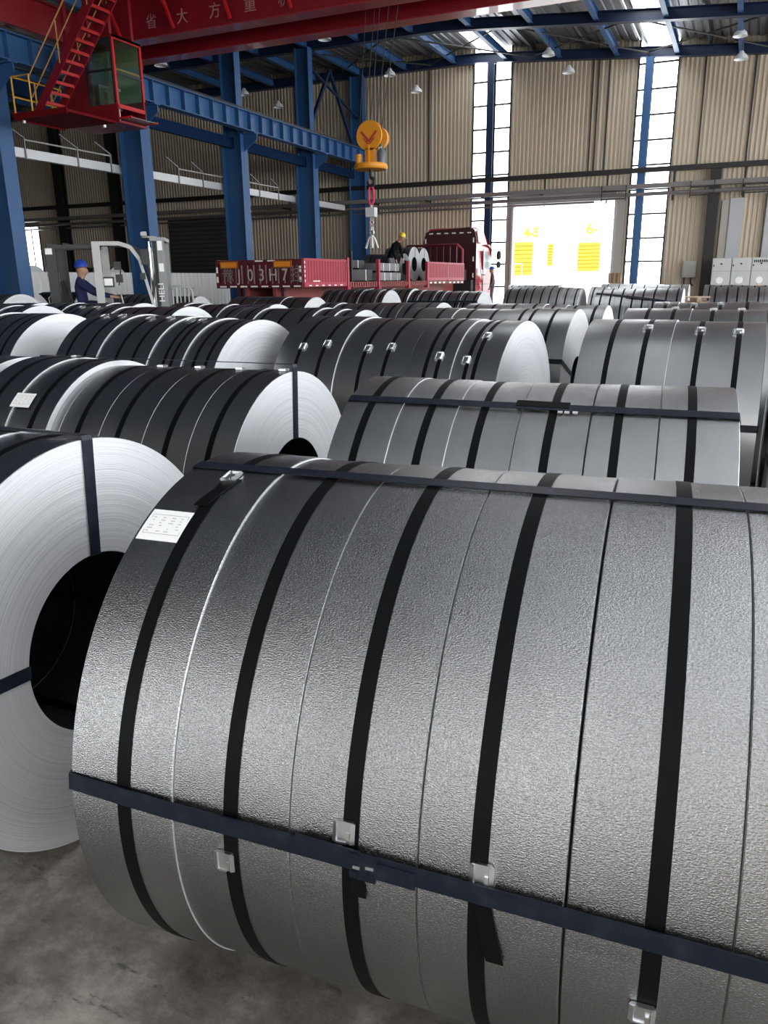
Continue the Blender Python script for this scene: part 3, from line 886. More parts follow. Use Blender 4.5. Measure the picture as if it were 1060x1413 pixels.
# cab
CX0, CX1, CY0, CY1, CZ0, CZ1 = -17.6, -15.80, 18.15, 19.27, 5.92, 8.02
cabo = MB()
cabo.box(CX0, CX1, CY0, CY1, CZ0, CZ0 + .06)                                  # floor pan
cabo.box(CX0, CX1, CY0, CY1, CZ1 - .06, CZ1)                                  # roof
cabo.box(CX0, -16.78, CY0, CY0 + .04, CZ0 + .06, CZ1 - .06)                   # solid side
cabo.box(-16.78, CX1, CY0, CY0 + .04, CZ0 + .06, 6.38)
cabo.box(CX0, CX1, CY1 - .04, CY1, CZ0 + .06, 6.6); cabo.box(CX0, CX0 + .04, CY0 + .04, CY1 - .04, CZ0 + .06, CZ1 - .06)
cab = cabo.build('cab', M_RED, crane)
fr = MB(); t = .05
for y in (CY0 + .03, CY1 - .03): fr.box(CX1 - .06, CX1, y - t / 2 - .01, y + t / 2 + .01, 6.3, CZ1)
fr.box(CX1 - .06, CX1, CY0 + .06, CY1 - .06, CZ1 - .09, CZ1); fr.box(CX1 - .06, CX1, CY0 + .06, CY1 - .06, 6.28, 6.38)
fr.box(CX1 - .02, CX1 + .40, CY0 + .02, CY0 + .07, 6.00, 6.05); fr.box(CX1 - .02, CX1 + .40, CY1 - .07, CY1 - .02, 6.00, 6.05)
fr.build('window_frame', mat('bright_red', (0.42, 0.010, 0.014), .35, coat=.3), cab)
bf = MB(); bf.box(-16.78, -16.72, CY0 - .01, CY0 + .03, 6.38, CZ1 - .06); bf.box(-16.72, CX1 - .06, CY0 - .01, CY0 + .03, 7.18, 7.23); bf.box(-15.9, CX1 - .04, CY0 - .01, CY0 + .03, 6.38, CZ1 - .06)
bf.box(CX1 - .04, CX1, CY0 + .07, CY1 - .07, 7.10, 7.14); bf.build('glazing_bar', M_BLACK, cab)
M_GLASS = bpy.data.materials.new('cab_glass'); M_GLASS.use_nodes = True
gn = M_GLASS.node_tree.nodes; gl = M_GLASS.node_tree.links; gn.remove(gn['Principled BSDF'])
tb = gn.new('ShaderNodeBsdfTransparent'); tb.inputs[0].default_value = (.72, .80, .74, 1)
gg_ = gn.new('ShaderNodeBsdfGlossy'); gg_.inputs['Roughness'].default_value = .03; gg_.inputs[0].default_value = (.9, .95, .92, 1)
ms_ = gn.new('ShaderNodeMixShader'); ms_.inputs[0].default_value = .10
gl.new(tb.outputs[0], ms_.inputs[1]); gl.new(gg_.outputs[0], ms_.inputs[2]); gl.new(ms_.outputs[0], gn['Material Output'].inputs['Surface'])
for z0, z1 in ((6.38, 7.18), (7.23, 7.96)):
    MB().box(-16.72, -15.9, CY0 + .005, CY0 + .015, z0, z1).build('pane', M_GLASS, cab)
    MB().box(CX1 - .03, CX1 - .02, CY0 + .07, CY1 - .07, z0, z1).build('pane', M_GLASS, cab)
MB().box(CX1 - .05, CX1 + .38, CY0 + .09, CY1 - .09, 6.02, 6.03).build('floor_window', mat('floor_window', (.35, .36, .33), .2, spec=.6), cab)
it = MB(); it.box(-17.5, -16.9, CY1 - .09, CY1 - .05, 6.6, 7.96); it.box(-17.5, CX1 - .08, CY1 - .07, CY1 - .045, 6.6, 7.96)
it.build('lining', mat('cab_lining', (0.34, 0.46, 0.30), .6), cab)
se = MB(); se.box(-16.75, -16.35, 18.5, 18.95, 6.36, 6.46); se.box(-16.79, -16.71, 18.5, 18.95, 6.46, 7.0); se.box(-16.65, -16.45, 18.62, 18.82, 5.98, 6.36); se.build('seat', mat('seat_grey', (.16, .16, .15), .7), cab)
ds = MB(); ds.box(-16.25, -16.0, 18.28, 18.45, 5.98, 6.72); ds.box(-16.3, -15.96, 18.25, 18.5, 6.72, 6.80); ds.box(-16.2, -16.05, 18.3, 18.4, 6.80, 6.92); ds.build('control_desk', mat('desk_grey', (.6, .6, .58), .5), cab)
MB().tube([(CX1 - .08, CY0 + .1, 7.25), (CX1 - .08, CY1 - .1, 7.25)], .02, 8).build('grab_bar', M_YEL, cab, 40)
# platform, stair and rails beside the cab
pf = MB(); pf.box(-17.75, -15.9, 16.4, 18.15, 5.90, 5.96); pf.box(-17.77, -17.73, 16.4, 18.15, 5.86, 6.06); pf.box(-17.75, -15.9, 16.38, 16.42, 5.86, 6.0)
pf.build('platform', mat('matt_red_shaded', (.12, .003, .006), .75, spec=.1), crane)  # darker copy of the crane red, underside shade put into the colour
for x, y in ((-17.7, 16.5), (-16.1, 18.0)): pass
sp0, sp1 = Vector((-17.45, 0, 5.96)), Vector((-14.2, 0, 9.45))
st = MB()
for y in (16.85, 17.5): st.bar((sp0.x, y, sp0.z), (sp1.x, y, sp1.z), .03, .22)
sto = st.build('stair', M_RED, crane)
me = MB().box(-.11, .11, 16.86, 17.49, -.015, .015).box(.09, .11, 16.86, 17.49, -.06, .0).mesh('tread', mat('tread_red', (0.33, 0.009, 0.012), .35, coat=.3))
n = 16
for i in range(n):
    p = sp0.lerp(sp1, (i + .6) / n); link('tread', me, sto, (p.x, 0, p.z))
hr = MB(); up_ = Vector((0, 0, .95))
for y in (16.83, 17.52):
    a, b = Vector((sp0.x, y, sp0.z)), Vector((sp1.x, y, sp1.z))
    hr.tube([a + Vector((-.05, 0, 0)), a + up_ + Vector((-.05, 0, 0)), b + up_], .018, 6); hr.tube([a + up_ * .5, b + up_ * .5], .015, 6)
    for f in (.33, .66, 1.0):
        p = a.lerp(b, f); hr.tube([p, p + up_], .016, 6)
hr.build('hand_rail', mat('worn_yellow', (0.40, 0.21, 0.06), .5), crane, 40)
pr = MB()
for (x, y) in ((-17.7, 16.45), (-17.7, 17.2), (-17.7, 17.75), (-17.7, 18.1)):
    pr.tube([(x, y, 5.96), (x, y, 6.86), ], .022, 6)
for z in (6.4, 6.86): pr.tube([(-17.7, 16.45, z), (-17.7, 18.1, z)], .02, 6)
pr.tube([(-17.7, 16.45, 6.86), (-17.1, 16.45, 6.86), (-17.1, 16.45, 5.96)], .02, 6)
pr.build('guard_rail', mat('rail_yellow', (0.55, 0.30, 0.03), .5), crane, 40)
for i, (x, y) in enumerate(((-17.6, 16.6), (-16.2, 18.0))):
    MB().lathe([(.0, 5.80), (.05, 5.80), (.05, 5.86)], 'z', 10, (x, y, 0)).build('work_lamp', M_CLIP, crane)
# trolley over the hook, seen only from below
tr = MB(); tr.box(-10.3, -8.2, 20.4, 22.4, 9.85, 10.2); tr.lathe([(.3, -10.0), (.3, -8.6)], 'x', 18, (0, 21.3, 10.5)); tr.build('trolley', M_RED, crane)

# hook block on its ropes
HX, HY = -9.43, 20.4
hk = thing('hook_block', 'orange crane hook block with sheave, slings and hook on wire ropes', 'hook', (HX, HY, 3.2))
hz = -3.2
q = MB()
q.lathe([(.0, -.10), (.36, -.10), (.37, -.08), (.37, -.05), (.31, -.02), (.31, .02), (.37, .05), (.37, .08), (.36, .10), (0, .10)], 'y', 28, (0, 0, 5.42 + hz))
q.build('sheave', M_ORANGE, hk, 40)
q = MB(); q.lathe([(.0, -.07), (.27, -.07), (.27, .07), (0, .07)], 'y', 24, (.2, .1, 5.36 + hz)); q.build('sheave', mat('worn_orange', (.62, .25, .02), .45), hk, 40)
q = MB()
for sgn in (-1, 1):     # red chevron marks on the cover
    q.bar((-.22 * sgn, -.105, 5.52 + hz), (0, -.105, 5.28 + hz), .012, .06); q.bar((-.16 * sgn, -.105, 5.36 + hz), (0, -.105, 5.2 + hz), .012, .03)
q.build('chevron_mark', mat('mark_red', (.35, .03, .015), .5), hk)
q = MB(); q.box(-.12, .14, -.1, .1, 4.72 + hz, 5.12 + hz); q.box(-.02, .02, -.16, .16, 4.72 + hz, 5.2 + hz); q.build('yoke', M_ORANGE, hk)
q = MB(); q.lathe([(0, 4.60 + hz), (.42, 4.60 + hz), (.45, 4.64 + hz), (.45, 4.70 + hz), (.42, 4.74 + hz), (0, 4.74 + hz)], 'z', 28); q.build('ring_plate', M_ORANGE, hk, 40)
q = MB(); q.lathe([(0, 4.74 + hz), (.09, 4.74 + hz), (.09, 4.98 + hz), (0, 4.98 + hz)], 'z', 14, (-.30, -.1, 0)); q.build('drive_motor', M_ORANGE, hk, 40)
q = MB(); q.lathe([(0, 4.74 + hz), (.11, 4.74 + hz), (.12, 5.0 + hz), (.10, 5.04 + hz), (.05, 5.1 + hz), (.05, 5.2 + hz), (0, 5.2 + hz)], 'z', 14, (.31, 0, 0)); q.build('cable_drum', mat('drum_grey', (.10, .11, .12), .4, .3), hk, 40)
q = MB(); q.tube([(.24, -.02, 4.9 + hz), (.27, -.02, 5.12 + hz), (.34, -.02, 5.12 + hz)], .035, 8); q.build('cable_end', M_WHITE, hk, 40)


def hook_curve(z, r, gap=1.3):
    pts = [(0, 0, z + r * 2.4), (0, 0, z + r * 1.2)]
    for i in range(11):
        a = PI / 2 - (2 * PI - gap) * i / 10; pts.append((r * math.cos(a), 0, z + r * math.sin(a)))
    return pts


q = MB(); q.tube(hook_curve(4.30 + hz, .1), [.045] * 2 + [.05] * 6 + [.045, .04, .035, .03, .02], 10); q.tube([(0, 0, 4.6 + hz), (0, 0, 4.45 + hz)], .05, 10); q.build('hook', M_DARK, hk, 40)
q = MB()
for dx in (-.07, .07): q.tube([(0, 0, 4.24 + hz), (dx, 0, 4.1 + hz), (dx * 1.1, 0, 3.85 + hz), (dx * .3, 0, 3.72 + hz)], .03, 8)
q.build('round_sling', mat('sling_red', (.55, .03, .09), .7), hk, 40)
q = MB(); q.box(-.13, .13, -.1, .1, 3.42 + hz, 3.66 + hz); q.lathe([(.03, 3.66 + hz), (.03, 3.74 + hz)], 'z', 8); q.build('crane_scale', mat('scale_grey', (.5, .5, .5), .45), hk)


def torus(mb, c, R, r, ax, n=12, m=6):
    pr_ = [(R + r * math.cos(2 * PI * i / m), r * math.sin(2 * PI * i / m)) for i in range(m)]
    return mb.lathe(pr_, ax, n, c, closed=True)


for i in range(4):
    q = MB(); torus(q, (0, 0, 3.37 + hz - i * .085), .05, .014, 'xy'[i % 2]); q.build('chain_link', M_CLIP, hk, 60)
q = MB(); q.tube([(p[0], p[1], p[2]) for p in hook_curve(3.02 + hz, .055)], [.028] * 9 + [.025, .02, .016, .012], 8); q.build('lower_hook', M_CLIP, hk, 40)
for i, (dx, dy) in enumerate(((-.18, 0), (-.08, .1), (.06, -.1), (.16, .05))):
    q = MB(); q.tube([(0, 0, 2.98 + hz), (dx * .5, dy * .5, 2.86 + hz), (dx, dy, 2.62 + hz)], [.02, .03, .035], 6); q.build('hanging_chain', mat('pale_chain', (.62, .60, .56), .5), hk, 60)
q = MB()
for x0, x1, y in ((-.33, -.42, 0), (-.2, -.15, .05), (.0, .05, -.06), (.12, .28, .06), (.3, .62, .0)):
    q.tube([(x0, y, 5.42 + hz), (x1, y + .95, 9.84 + hz)], .012, 5)
q.build('wire_rope', M_DARK, hk)

# ================================================================== LORRY
TX0, TX1, TY0 = -13.94, -11.10, 19.5
TY1 = 33.4
BZ0, BZ1 = 1.52, 1.72
lorry = thing('lorry', 'dark red articulated lorry with drop side trailer and high cab', 'truck', (0, 0, 0))
M_MAROON = mat('maroon_paint', (0.085, 0.004, 0.010), 0.45, coat=.1)
M_PINK = mat('lit_red_paint', (0.34, 0.025, 0.05), 0.5)  # lighter red stands in for light falling on the right flank
M_BRWN = mat('rust_red_frame', (0.24, 0.05, 0.045), 0.6)
M_TAPE = mat('reflective_tape', (0.85, 0.83, 0.80), 0.4)
q = MB(); q.box(TX0, TX1, TY0, TY1, BZ0 + .1, BZ1)
for x in (TX0 + .9, TX1 - 1.0): q.box(x, x + .12, TY0, TY1 + 1.5, BZ0 - .4, BZ0 + .1)
q.build('trailer_bed', M_BRWN, lorry)
# tailgate: ribs and lettering
tg = MB(); tg.box(TX0, TX1, TY0 - .03, TY0, 1.62, 2.36)
tgo = tg.build('tailgate', M_MAROON, lorry)
me = MB().prism([(-.075, TY0 - .03), (-.05, TY0 - .065), (.05, TY0 - .065), (.075, TY0 - .03)], 'z', 1.72, 2.22).mesh('rib', M_MAROON)
for i in range(13): link('rib', me, tgo, (TX0 + .22 + i * .20, 0, 0))
q = MB(); q.box(TX0, TX1, TY0 - .07, TY0 - .03, 2.26, 2.36); q.box(TX0, TX1, TY0 - .07, TY0 - .03, 1.60, 1.70); q.box(TX0, TX0 + .1, TY0 - .07, TY0 - .03, 1.7, 2.26); q.box(TX1 - .1, TX1, TY0 - .07, TY0 - .03, 1.7, 2.26); q.build('gate_frame', M_MAROON, tgo)
for i, ch in enumerate('豫J03H7挂'):
    letters(ch, 0.46, lorry, (TX0 + .42 + i * .375, TY0 - .085, 1.80), (1, 0, 0), (0, 0, 1), mat('faded_plate_white', (.42, .38, .37), .6) if i in (1, 2, 3, 4, 5) else mat('worn_plate_white', (.20, .15, .15), .6), 'plate_lettering', sx=.85, extrude=.006)
q = MB()
for i in range(8):
    x = TX0 + .12 + i * .35
    q.box(x, x + .22, TY0 - .08, TY0 - .07, 1.625, 1.665)
for i in (1.35, 1.75): q.box(TX0 + i, TX0 + i + .25, TY0 - .08, TY0 - .07, 2.31, 2.345)
for z in (1.76, 2.02): q.box(TX0 + .02, TX0 + .08, TY0 - .08, TY0 - .07, z, z + .16); q.box(TX1 - .08, TX1 - .02, TY0 - .08, TY0 - .07, z, z + .16)
q.build('reflective_tape', M_TAPE, tgo)
for x in (TX0 + .18, TX0 + 1.95):
    q = MB(); q.box(x, x + .58, TY0 - .10, TY0 - .065, 2.14, 2.33); q.box(x + .04, x + .54, TY0 - .11, TY0 - .10, 2.17, 2.30, 1); q.build('amber_reflector', [mat('amber_rim', (.30, .10, .01), .4), mat('amber', (.72, .24, .015), .35)], tgo)
# side boards on the right flank (rear one full height with ribs)
def board(y0, y1, z0, z1, x, m, name, ribs):
    b_ = MB(); b_.box(x - .03, x, y0, y1, z0, z1); o_ = b_.build(name, m, lorry)
    e = MB(); e.box(x, x + .03, y0, y1, z1 - .06, z1); e.box(x, x + .03, y0, y1, z0, z0 + .12); e.box(x, x + .03, y0, y0 + .07, z0 + .12, z1 - .06); e.box(x, x + .03, y1 - .07, y1, z0 + .12, z1 - .06); e.build('board_frame', m, o_)
    rm = MB().prism([(x, -.05), (x + .03, -.03), (x + .03, .03), (x, .05)], 'z', z0 + .12, z1 - .06).mesh('rib', m)
    for i in range(ribs): link('rib', rm, o_, (0, y0 + .07 + (y1 - y0 - .14) * (i + .5) / ribs, 0))
    return o_
def mbx(mb): return mb
b1 = board(TY0, 22.1, 1.62, 2.38, TX1, M_PINK, 'side_board', 15)
q = MB()
for i in range(6): q.box(TX1 + .03, TX1 + .035, TY0 + .25 + i * .38, TY0 + .4 + i * .38, 1.64, 1.67)
for z in (1.75, 1.88, 2.0, 2.12, 2.24): q.box(TX1 + .03, TX1 + .036, TY0 + .02, TY0 + .06, z, z + .07)
q.box(TX1 + .03, TX1 + .035, TY0 + .5, TY0 + .9, 1.76, 1.79); q.build('reflective_tape', M_TAPE, b1)
for y0, y1 in ((29.0, 31.2), (31.25, 33.35)):
    b2 = board(y0, y1, 1.74, 2.44, TX1, M_PINK, 'side_board', 12)
    q = MB()
    for i in range(4): q.box(TX1 + .03, TX1 + .036, y0 + .2 + i * .5, y0 + .42 + i * .5, 1.64, 1.70)
    q.build('reflective_tape', M_TAPE, b2)
for y0, y1 in ((22.3, 24.4), (24.6, 27.0), (27.2, 29.0)):
    q = MB(); q.box(TX1 - .03, TX1, y0, y1, 1.58, 1.74); o_ = q.build('side_rail', M_BRWN, lorry)
    rm = MB().box(TX1, TX1 + .02, -.05, .05, 1.60, 1.71).mesh('rib', M_BRWN)
    k = int((y1 - y0) / .17)
    for i in range(k): link('rib', rm, o_, (0, y0 + .1 + i * .17, 0))
for y in (22.2, 24.5, 27.1, 29.0):
    MB().box(TX1 - .06, TX1 + .04, y - .06, y + .06, 1.5, 2.44).box(TX1 - .1, TX1 + .06, y - .09, y + .09, 1.5, 1.6).build('stake', M_PINK, lorry)
for y in (22.6,):
    MB().box(TX1 - .12, TX1 - .05, y, y + .07, 1.72, 2.66).build('stake', M_DARK, lorry)
# left flank boards
for y0, y1 in ((TY0, 24.0), (24.05, 28.6), (28.65, 33.35)): MB().box(TX0, TX0 + .04, y0, y1, 1.62, 2.38).build('side_board', M_MAROON, lorry)
# head rack
hr_ = MB()
hr_.tube([(TX1 - .05, 33.35, 1.72), (TX1 - .05, 33.35, 3.0), (TX1 - .25, 33.35, 3.2), (TX0 + .25, 33.35, 3.2), (TX0 + .05, 33.35, 3.0), (TX0 + .05, 33.35, 1.72)], .05, 8)
x = TX0 + .4
while x < TX1 - .2: hr_.box(x - .03, x + .03, 33.33, 33.37, 1.72, 3.18); x += .3
hr_.box(TX0 + .05, TX1 - .05, 33.34, 33.37, 2.4, 2.47); hr_.build('head_rack', M_MAROON, lorry, 40)
MB().tube([(TX1 - .05, 33.32, 1.75), (TX1 - .05, 33.32, 3.0), (TX1 - .3, 33.32, 3.2)], .052, 8).build('rack_post', M_PINK, lorry, 40)
# wheels
def wheel(mb, x, y, r=.5, w_=.3):
    return mb.lathe([(.0, x - w_ / 2 + .06), (.24, x - w_ / 2 + .05), (.28, x - w_ / 2), (r - .06, x - w_ / 2), (r, x - w_ / 2 + .05), (r, x + w_ / 2 - .05), (r - .06, x + w_ / 2), (.28, x + w_ / 2), (.24, x + w_ / 2 - .05), (0, x + w_ / 2 - .06)], 'x', 24, (0, y, r))
for y in (21.0, 22.3, 23.6, 33.9, 36.7):
    for x in (TX0 + .45, TX1 - .35): wheel(MB(), x, y).build('wheel', M_BLACK, lorry, 40)
# tractor cab
K0, K1, KX0, KX1 = 35.0, 37.35, -13.58, -11.04
prof = [(K0, .95), (K0, 3.55), (K0 + .12, 3.95), (K0 + .5, 4.02), (K0 + 1.35, 3.78), (K0 + 1.85, 3.25), (K1 - .12, 2.75), (K1, 1.9), (K1, .55), (K0 + 1.0, .55)]
cabm = MB(); inset = [(K0, KX0 + .0)]
nP = len(prof)
vs = []
for sx, ix in ((KX0, 1), (KX1, -1)):
    for (y, z) in prof: vs.append((sx + ix * (.22 if z > 3.8 else .1 if z > 3.3 else 0), y, z))
cabm.add(vs, [tuple(range(nP)), tuple(range(nP, 2 * nP))[::-1]] + [(i, nP + i, nP + (i + 1) % nP, (i + 1) % nP) for i in range(nP)])
M_CABR = mat('cab_red', (0.40, 0.02, 0.025), .3, coat=.5)
cabt = cabm.build('cab', M_CABR, lorry)
bw = MB(); bw.prism([(KX0 + .02, .9), (KX1 - .02, .9), (KX1 - .02, 3.5), (KX1 - .12, 3.88), (KX1 - .35, 4.0), (KX1 - .7, 3.97), (KX0 + .7, 3.92), (KX0 + .35, 3.9), (KX0 + .12, 3.8), (KX0 + .02, 3.4)], 'y', K0 - .06, K0 - .005)
bw.build('back_wall', mat('cab_back', (.035, .004, .006), .45), cabt)
q = MB()
for i in range(6): q.box(KX0 + .3 + i * .36, KX0 + .48 + i * .36, K0 - .075, K0 - .06, 3.74, 3.79)
for z in (3.35, 2.55, 1.85): q.box(KX0 + .1, KX0 + .15, K0 - .075, K0 - .06, z, z + .2); q.box(KX1 - .17, KX1 - .12, K0 - .075, K0 - .06, z, z + .2)
q.build('reflective_tape', M_TAPE, cabt)
M_WIN = mat('dark_window', (.04, .05, .055), .08, spec=.6)
q = MB(); q.add([(KX1 + .012, K0 + 1.0, 2.2), (KX1 + .012, K1 - .1, 2.2), (KX1 + .012, K1 - .25, 2.72), (KX1 + .012, K0 + 1.35, 3.05), (KX1 + .012, K0 + 1.0, 3.05)], [(0, 1, 2, 3, 4)]); q.build('side_window', mat('sky_window', (.42, .46, .48), .1, spec=.6), cabt)
q = MB(); q.prism([(KX1 - .01, 3.35), (KX1 + .02, 3.35), (KX1 - .05, 3.85), (KX1 - .1, 3.85)], 'y', K0 + .15, K0 + 1.15); q.build('air_deflector', mat('white_red', (.55, .30, .29), .35), cabt)
q = MB(); q.prism([(K0 + 1.3, 3.3), (K0 + 2.0, 3.16), (K0 + 2.25, 3.02), (K0 + 1.9, 3.3)], 'x', KX0 + .1, KX1 + .05); q.build('sun_visor', M_RED, cabt)
q = MB(); q.box(KX1 + .005, KX1 + .03, K0 + .9, K0 + .94, 1.0, 3.1); q.box(KX1 + .005, KX1 + .05, K0 + 1.05, K0 + 1.25, 1.95, 2.0); q.box(KX1, KX1 + .02, K0 + .2, K1 - .15, 1.55, 1.58); q.box(KX1, KX1 + .02, K0 + .2, K1 - .15, 1.2, 1.23); q.build('door_trim', M_MAROON, cabt)
q = MB(); q.tube([(KX1 - .1, K1 - .15, 3.1), (KX1 + .3, K1 + .1, 3.1), (KX1 + .3, K1 + .1, 2.3), (KX1 - .05, K1 - .1, 2.2)], .025, 6); q.build('mirror_arm', M_BLACK, cabt, 40)
for z0, z1 in ((2.65, 3.05), (2.28, 2.58)):
    q = MB(); q.lathe([(0, z0), (.09, z0 + .02), (.12, (z0 + z1) / 2), (.09, z1 - .02), (0, z1)], 'z', 10, (KX1 + .3, K1 + .12, 0)); q.build('mirror', M_BLACK, cabt, 50)
MB().box(KX0 + .1, KX1 - .05, K0 + .1, K0 + 1.0, .5, 1.0).box(KX1 - .3, KX1 + .12, K0 + 1.25, K0 + 2.0, .45, .5).box(KX1 + .0, KX1 + .8, K0 + .8, K0 + 1.5, .43, .48).box(KX1 + .7, KX1 + .76, K0 + .85, K0 + .91, 0, .43).box(KX1 + .7, KX1 + .76, K0 + 1.4, K0 + 1.46, 0, .43).build('step', M_DARK, cabt)
MB().tube([(KX1 - .5, K0 - .25, 1.0), (KX1 - .5, K0 - .25, 2.2)], .12, 12).box(KX1 - .95, KX1 - .1, K0 - .45, K0 - .1, .9, 1.75).build('air_tank', M_BLACK, lorry, 40)
# rear underframe
MB().box(TX0 + .35, TX1 - .4, TY0 + .1, TY0 + .2, 1.05, 1.15).box(TX0 + .6, TX0 + .7, TY0 + .1, TY0 + .2, 1.1, 1.6).box(TX1 - .8, TX1 - .7, TY0 + .1, TY0 + .2, 1.1, 1.6).build('under_run_bar', M_MAROON, lorry)

# ---- load on the trailer
M_EDGE_DIM = mat('dimmed_edges', (.34, .345, .355), .55, .5)  # winding edges in a darker tone that offsets the strong window light
def load_coil(label, yc, xr, r, ln, face=None):
    root = thing('steel_coil', label, 'coil', (xr - ln, yc, BZ1 + .006))
    link('slit_ring', uv_mesh(coil_profile(64, 0, ln, r, .27, r), 'slit_ring', [M_SHEET_FAR, face or M_EDGE_DIM, M_BORE]), root)
    for s in (.25, ln - .25): band(s, .035, r, .002, r, 64).build('steel_strap', M_STRAP, root)
    eye_strap(rad(100), rad(100), 0, ln, r, .27, r, .04).build('eye_strap', M_EYE, root)
load_coil('steel coil on the trailer bed, its bored end facing out, closer to the worker', 29.55, -11.85, .64, 1.05)
load_coil('steel coil on the trailer bed standing between its twin and the head rack', 30.9, -11.98, .64, 1.05)
load_coil('dark wrapped coil lying on the trailer bed behind the bent worker', 28.35, -11.75, .50, 1.5, M_BORE)
def pack(name, label, x0, x1, y0, y1, z0, z1, m, straps):
    r_ = thing(name, label, 'steel bundle', ((x0 + x1) / 2, (y0 + y1) / 2, z0)); X, Y, Z = (x1 - x0) / 2, (y1 - y0) / 2, z1 - z0
    q = MB(); q.box(-X, X, -Y, Y, 0.05, Z); n_ = 5
    bo = q.build('wrapping', m, r_)
    q = MB()
    for k in range(2): q.box(-X, X, -Y * .7 + k * Y * 1.3, -Y * .6 + k * Y * 1.3, 0, .05)
    q.build('skid', M_DARK, r_)
    for s in straps:
        q = MB(); q.box(-X - .006, X + .006, s * Y - .02, s * Y + .02, .045, .05); q.box(-X - .006, X + .006, s * Y - .02, s * Y + .02, Z, Z + .006); q.box(X, X + .006, s * Y - .02, s * Y + .02, .05, Z); q.box(-X - .006, -X, s * Y - .02, s * Y + .02, .05, Z); q.build('steel_strap', M_CLIP, r_)
    return r_
M_PACK = mat('bundle_grey', (.20, .205, .21), .5, .4)
pack('strip_bundle', 'lower grey bundle of steel strip strapped on the trailer bed', -12.6, -11.35, 25.2, 27.0, 1.725, 2.03, M_PACK, (-.6, .0, .6))
pack('strip_bundle', 'upper grey bundle of steel strip strapped on top of the other', -12.6, -11.4, 25.25, 26.95, 2.042, 2.34, M_PACK, (-.6, .0, .6))
pack('plate_stack', 'long dark plate stack on the trailer behind the rear side board', -13.5, -11.5, 22.75, 24.9, 1.725, 2.12, mat('dark_plate', (.045, .045, .05), .5, .5), (-.5, .5))
pack('plate_stack', 'shorter dark plate stack lying on the long one', -13.5, -11.8, 22.9, 24.9, 2.132, 2.42, mat('dark_plate', (.045, .045, .05), .5, .5), (-.5, .5))


# ================================================================== PEOPLE
def skin_body(name, joints, edges, radii, mats, pick, parent):
    """one continuous skinned surface over a skeleton; pick(co) chooses the material"""
    me = bpy.data.meshes.new(name); idx = {k: i for i, k in enumerate(joints)}
    me.from_pydata([joints[k] for k in joints], [(idx[a], idx[b]) for a, b in edges], [])
    o = bpy.data.objects.new(name, me); COL.objects.link(o)
    sk = o.modifiers.new('skin', 'SKIN'); sub = o.modifiers.new('sub', 'SUBSURF'); sub.levels = 1; sub.render_levels = 1
    lay = me.skin_vertices[0].data
    for k, i in idx.items():
        r = radii[k]; lay[i].radius = r if isinstance(r, tuple) else (r, r)
    lay[idx['pelvis']].use_root = True
    dg = bpy.context.evaluated_depsgraph_get()
    out = bpy.data.meshes.new_from_object(o.evaluated_get(dg)); bpy.data.objects.remove(o)
    for m in mats: out.materials.append(m)
    for p in out.polygons:
        p.material_index = pick(p.center); p.use_smooth = True
    out.name = name
    return link(name, out, parent)


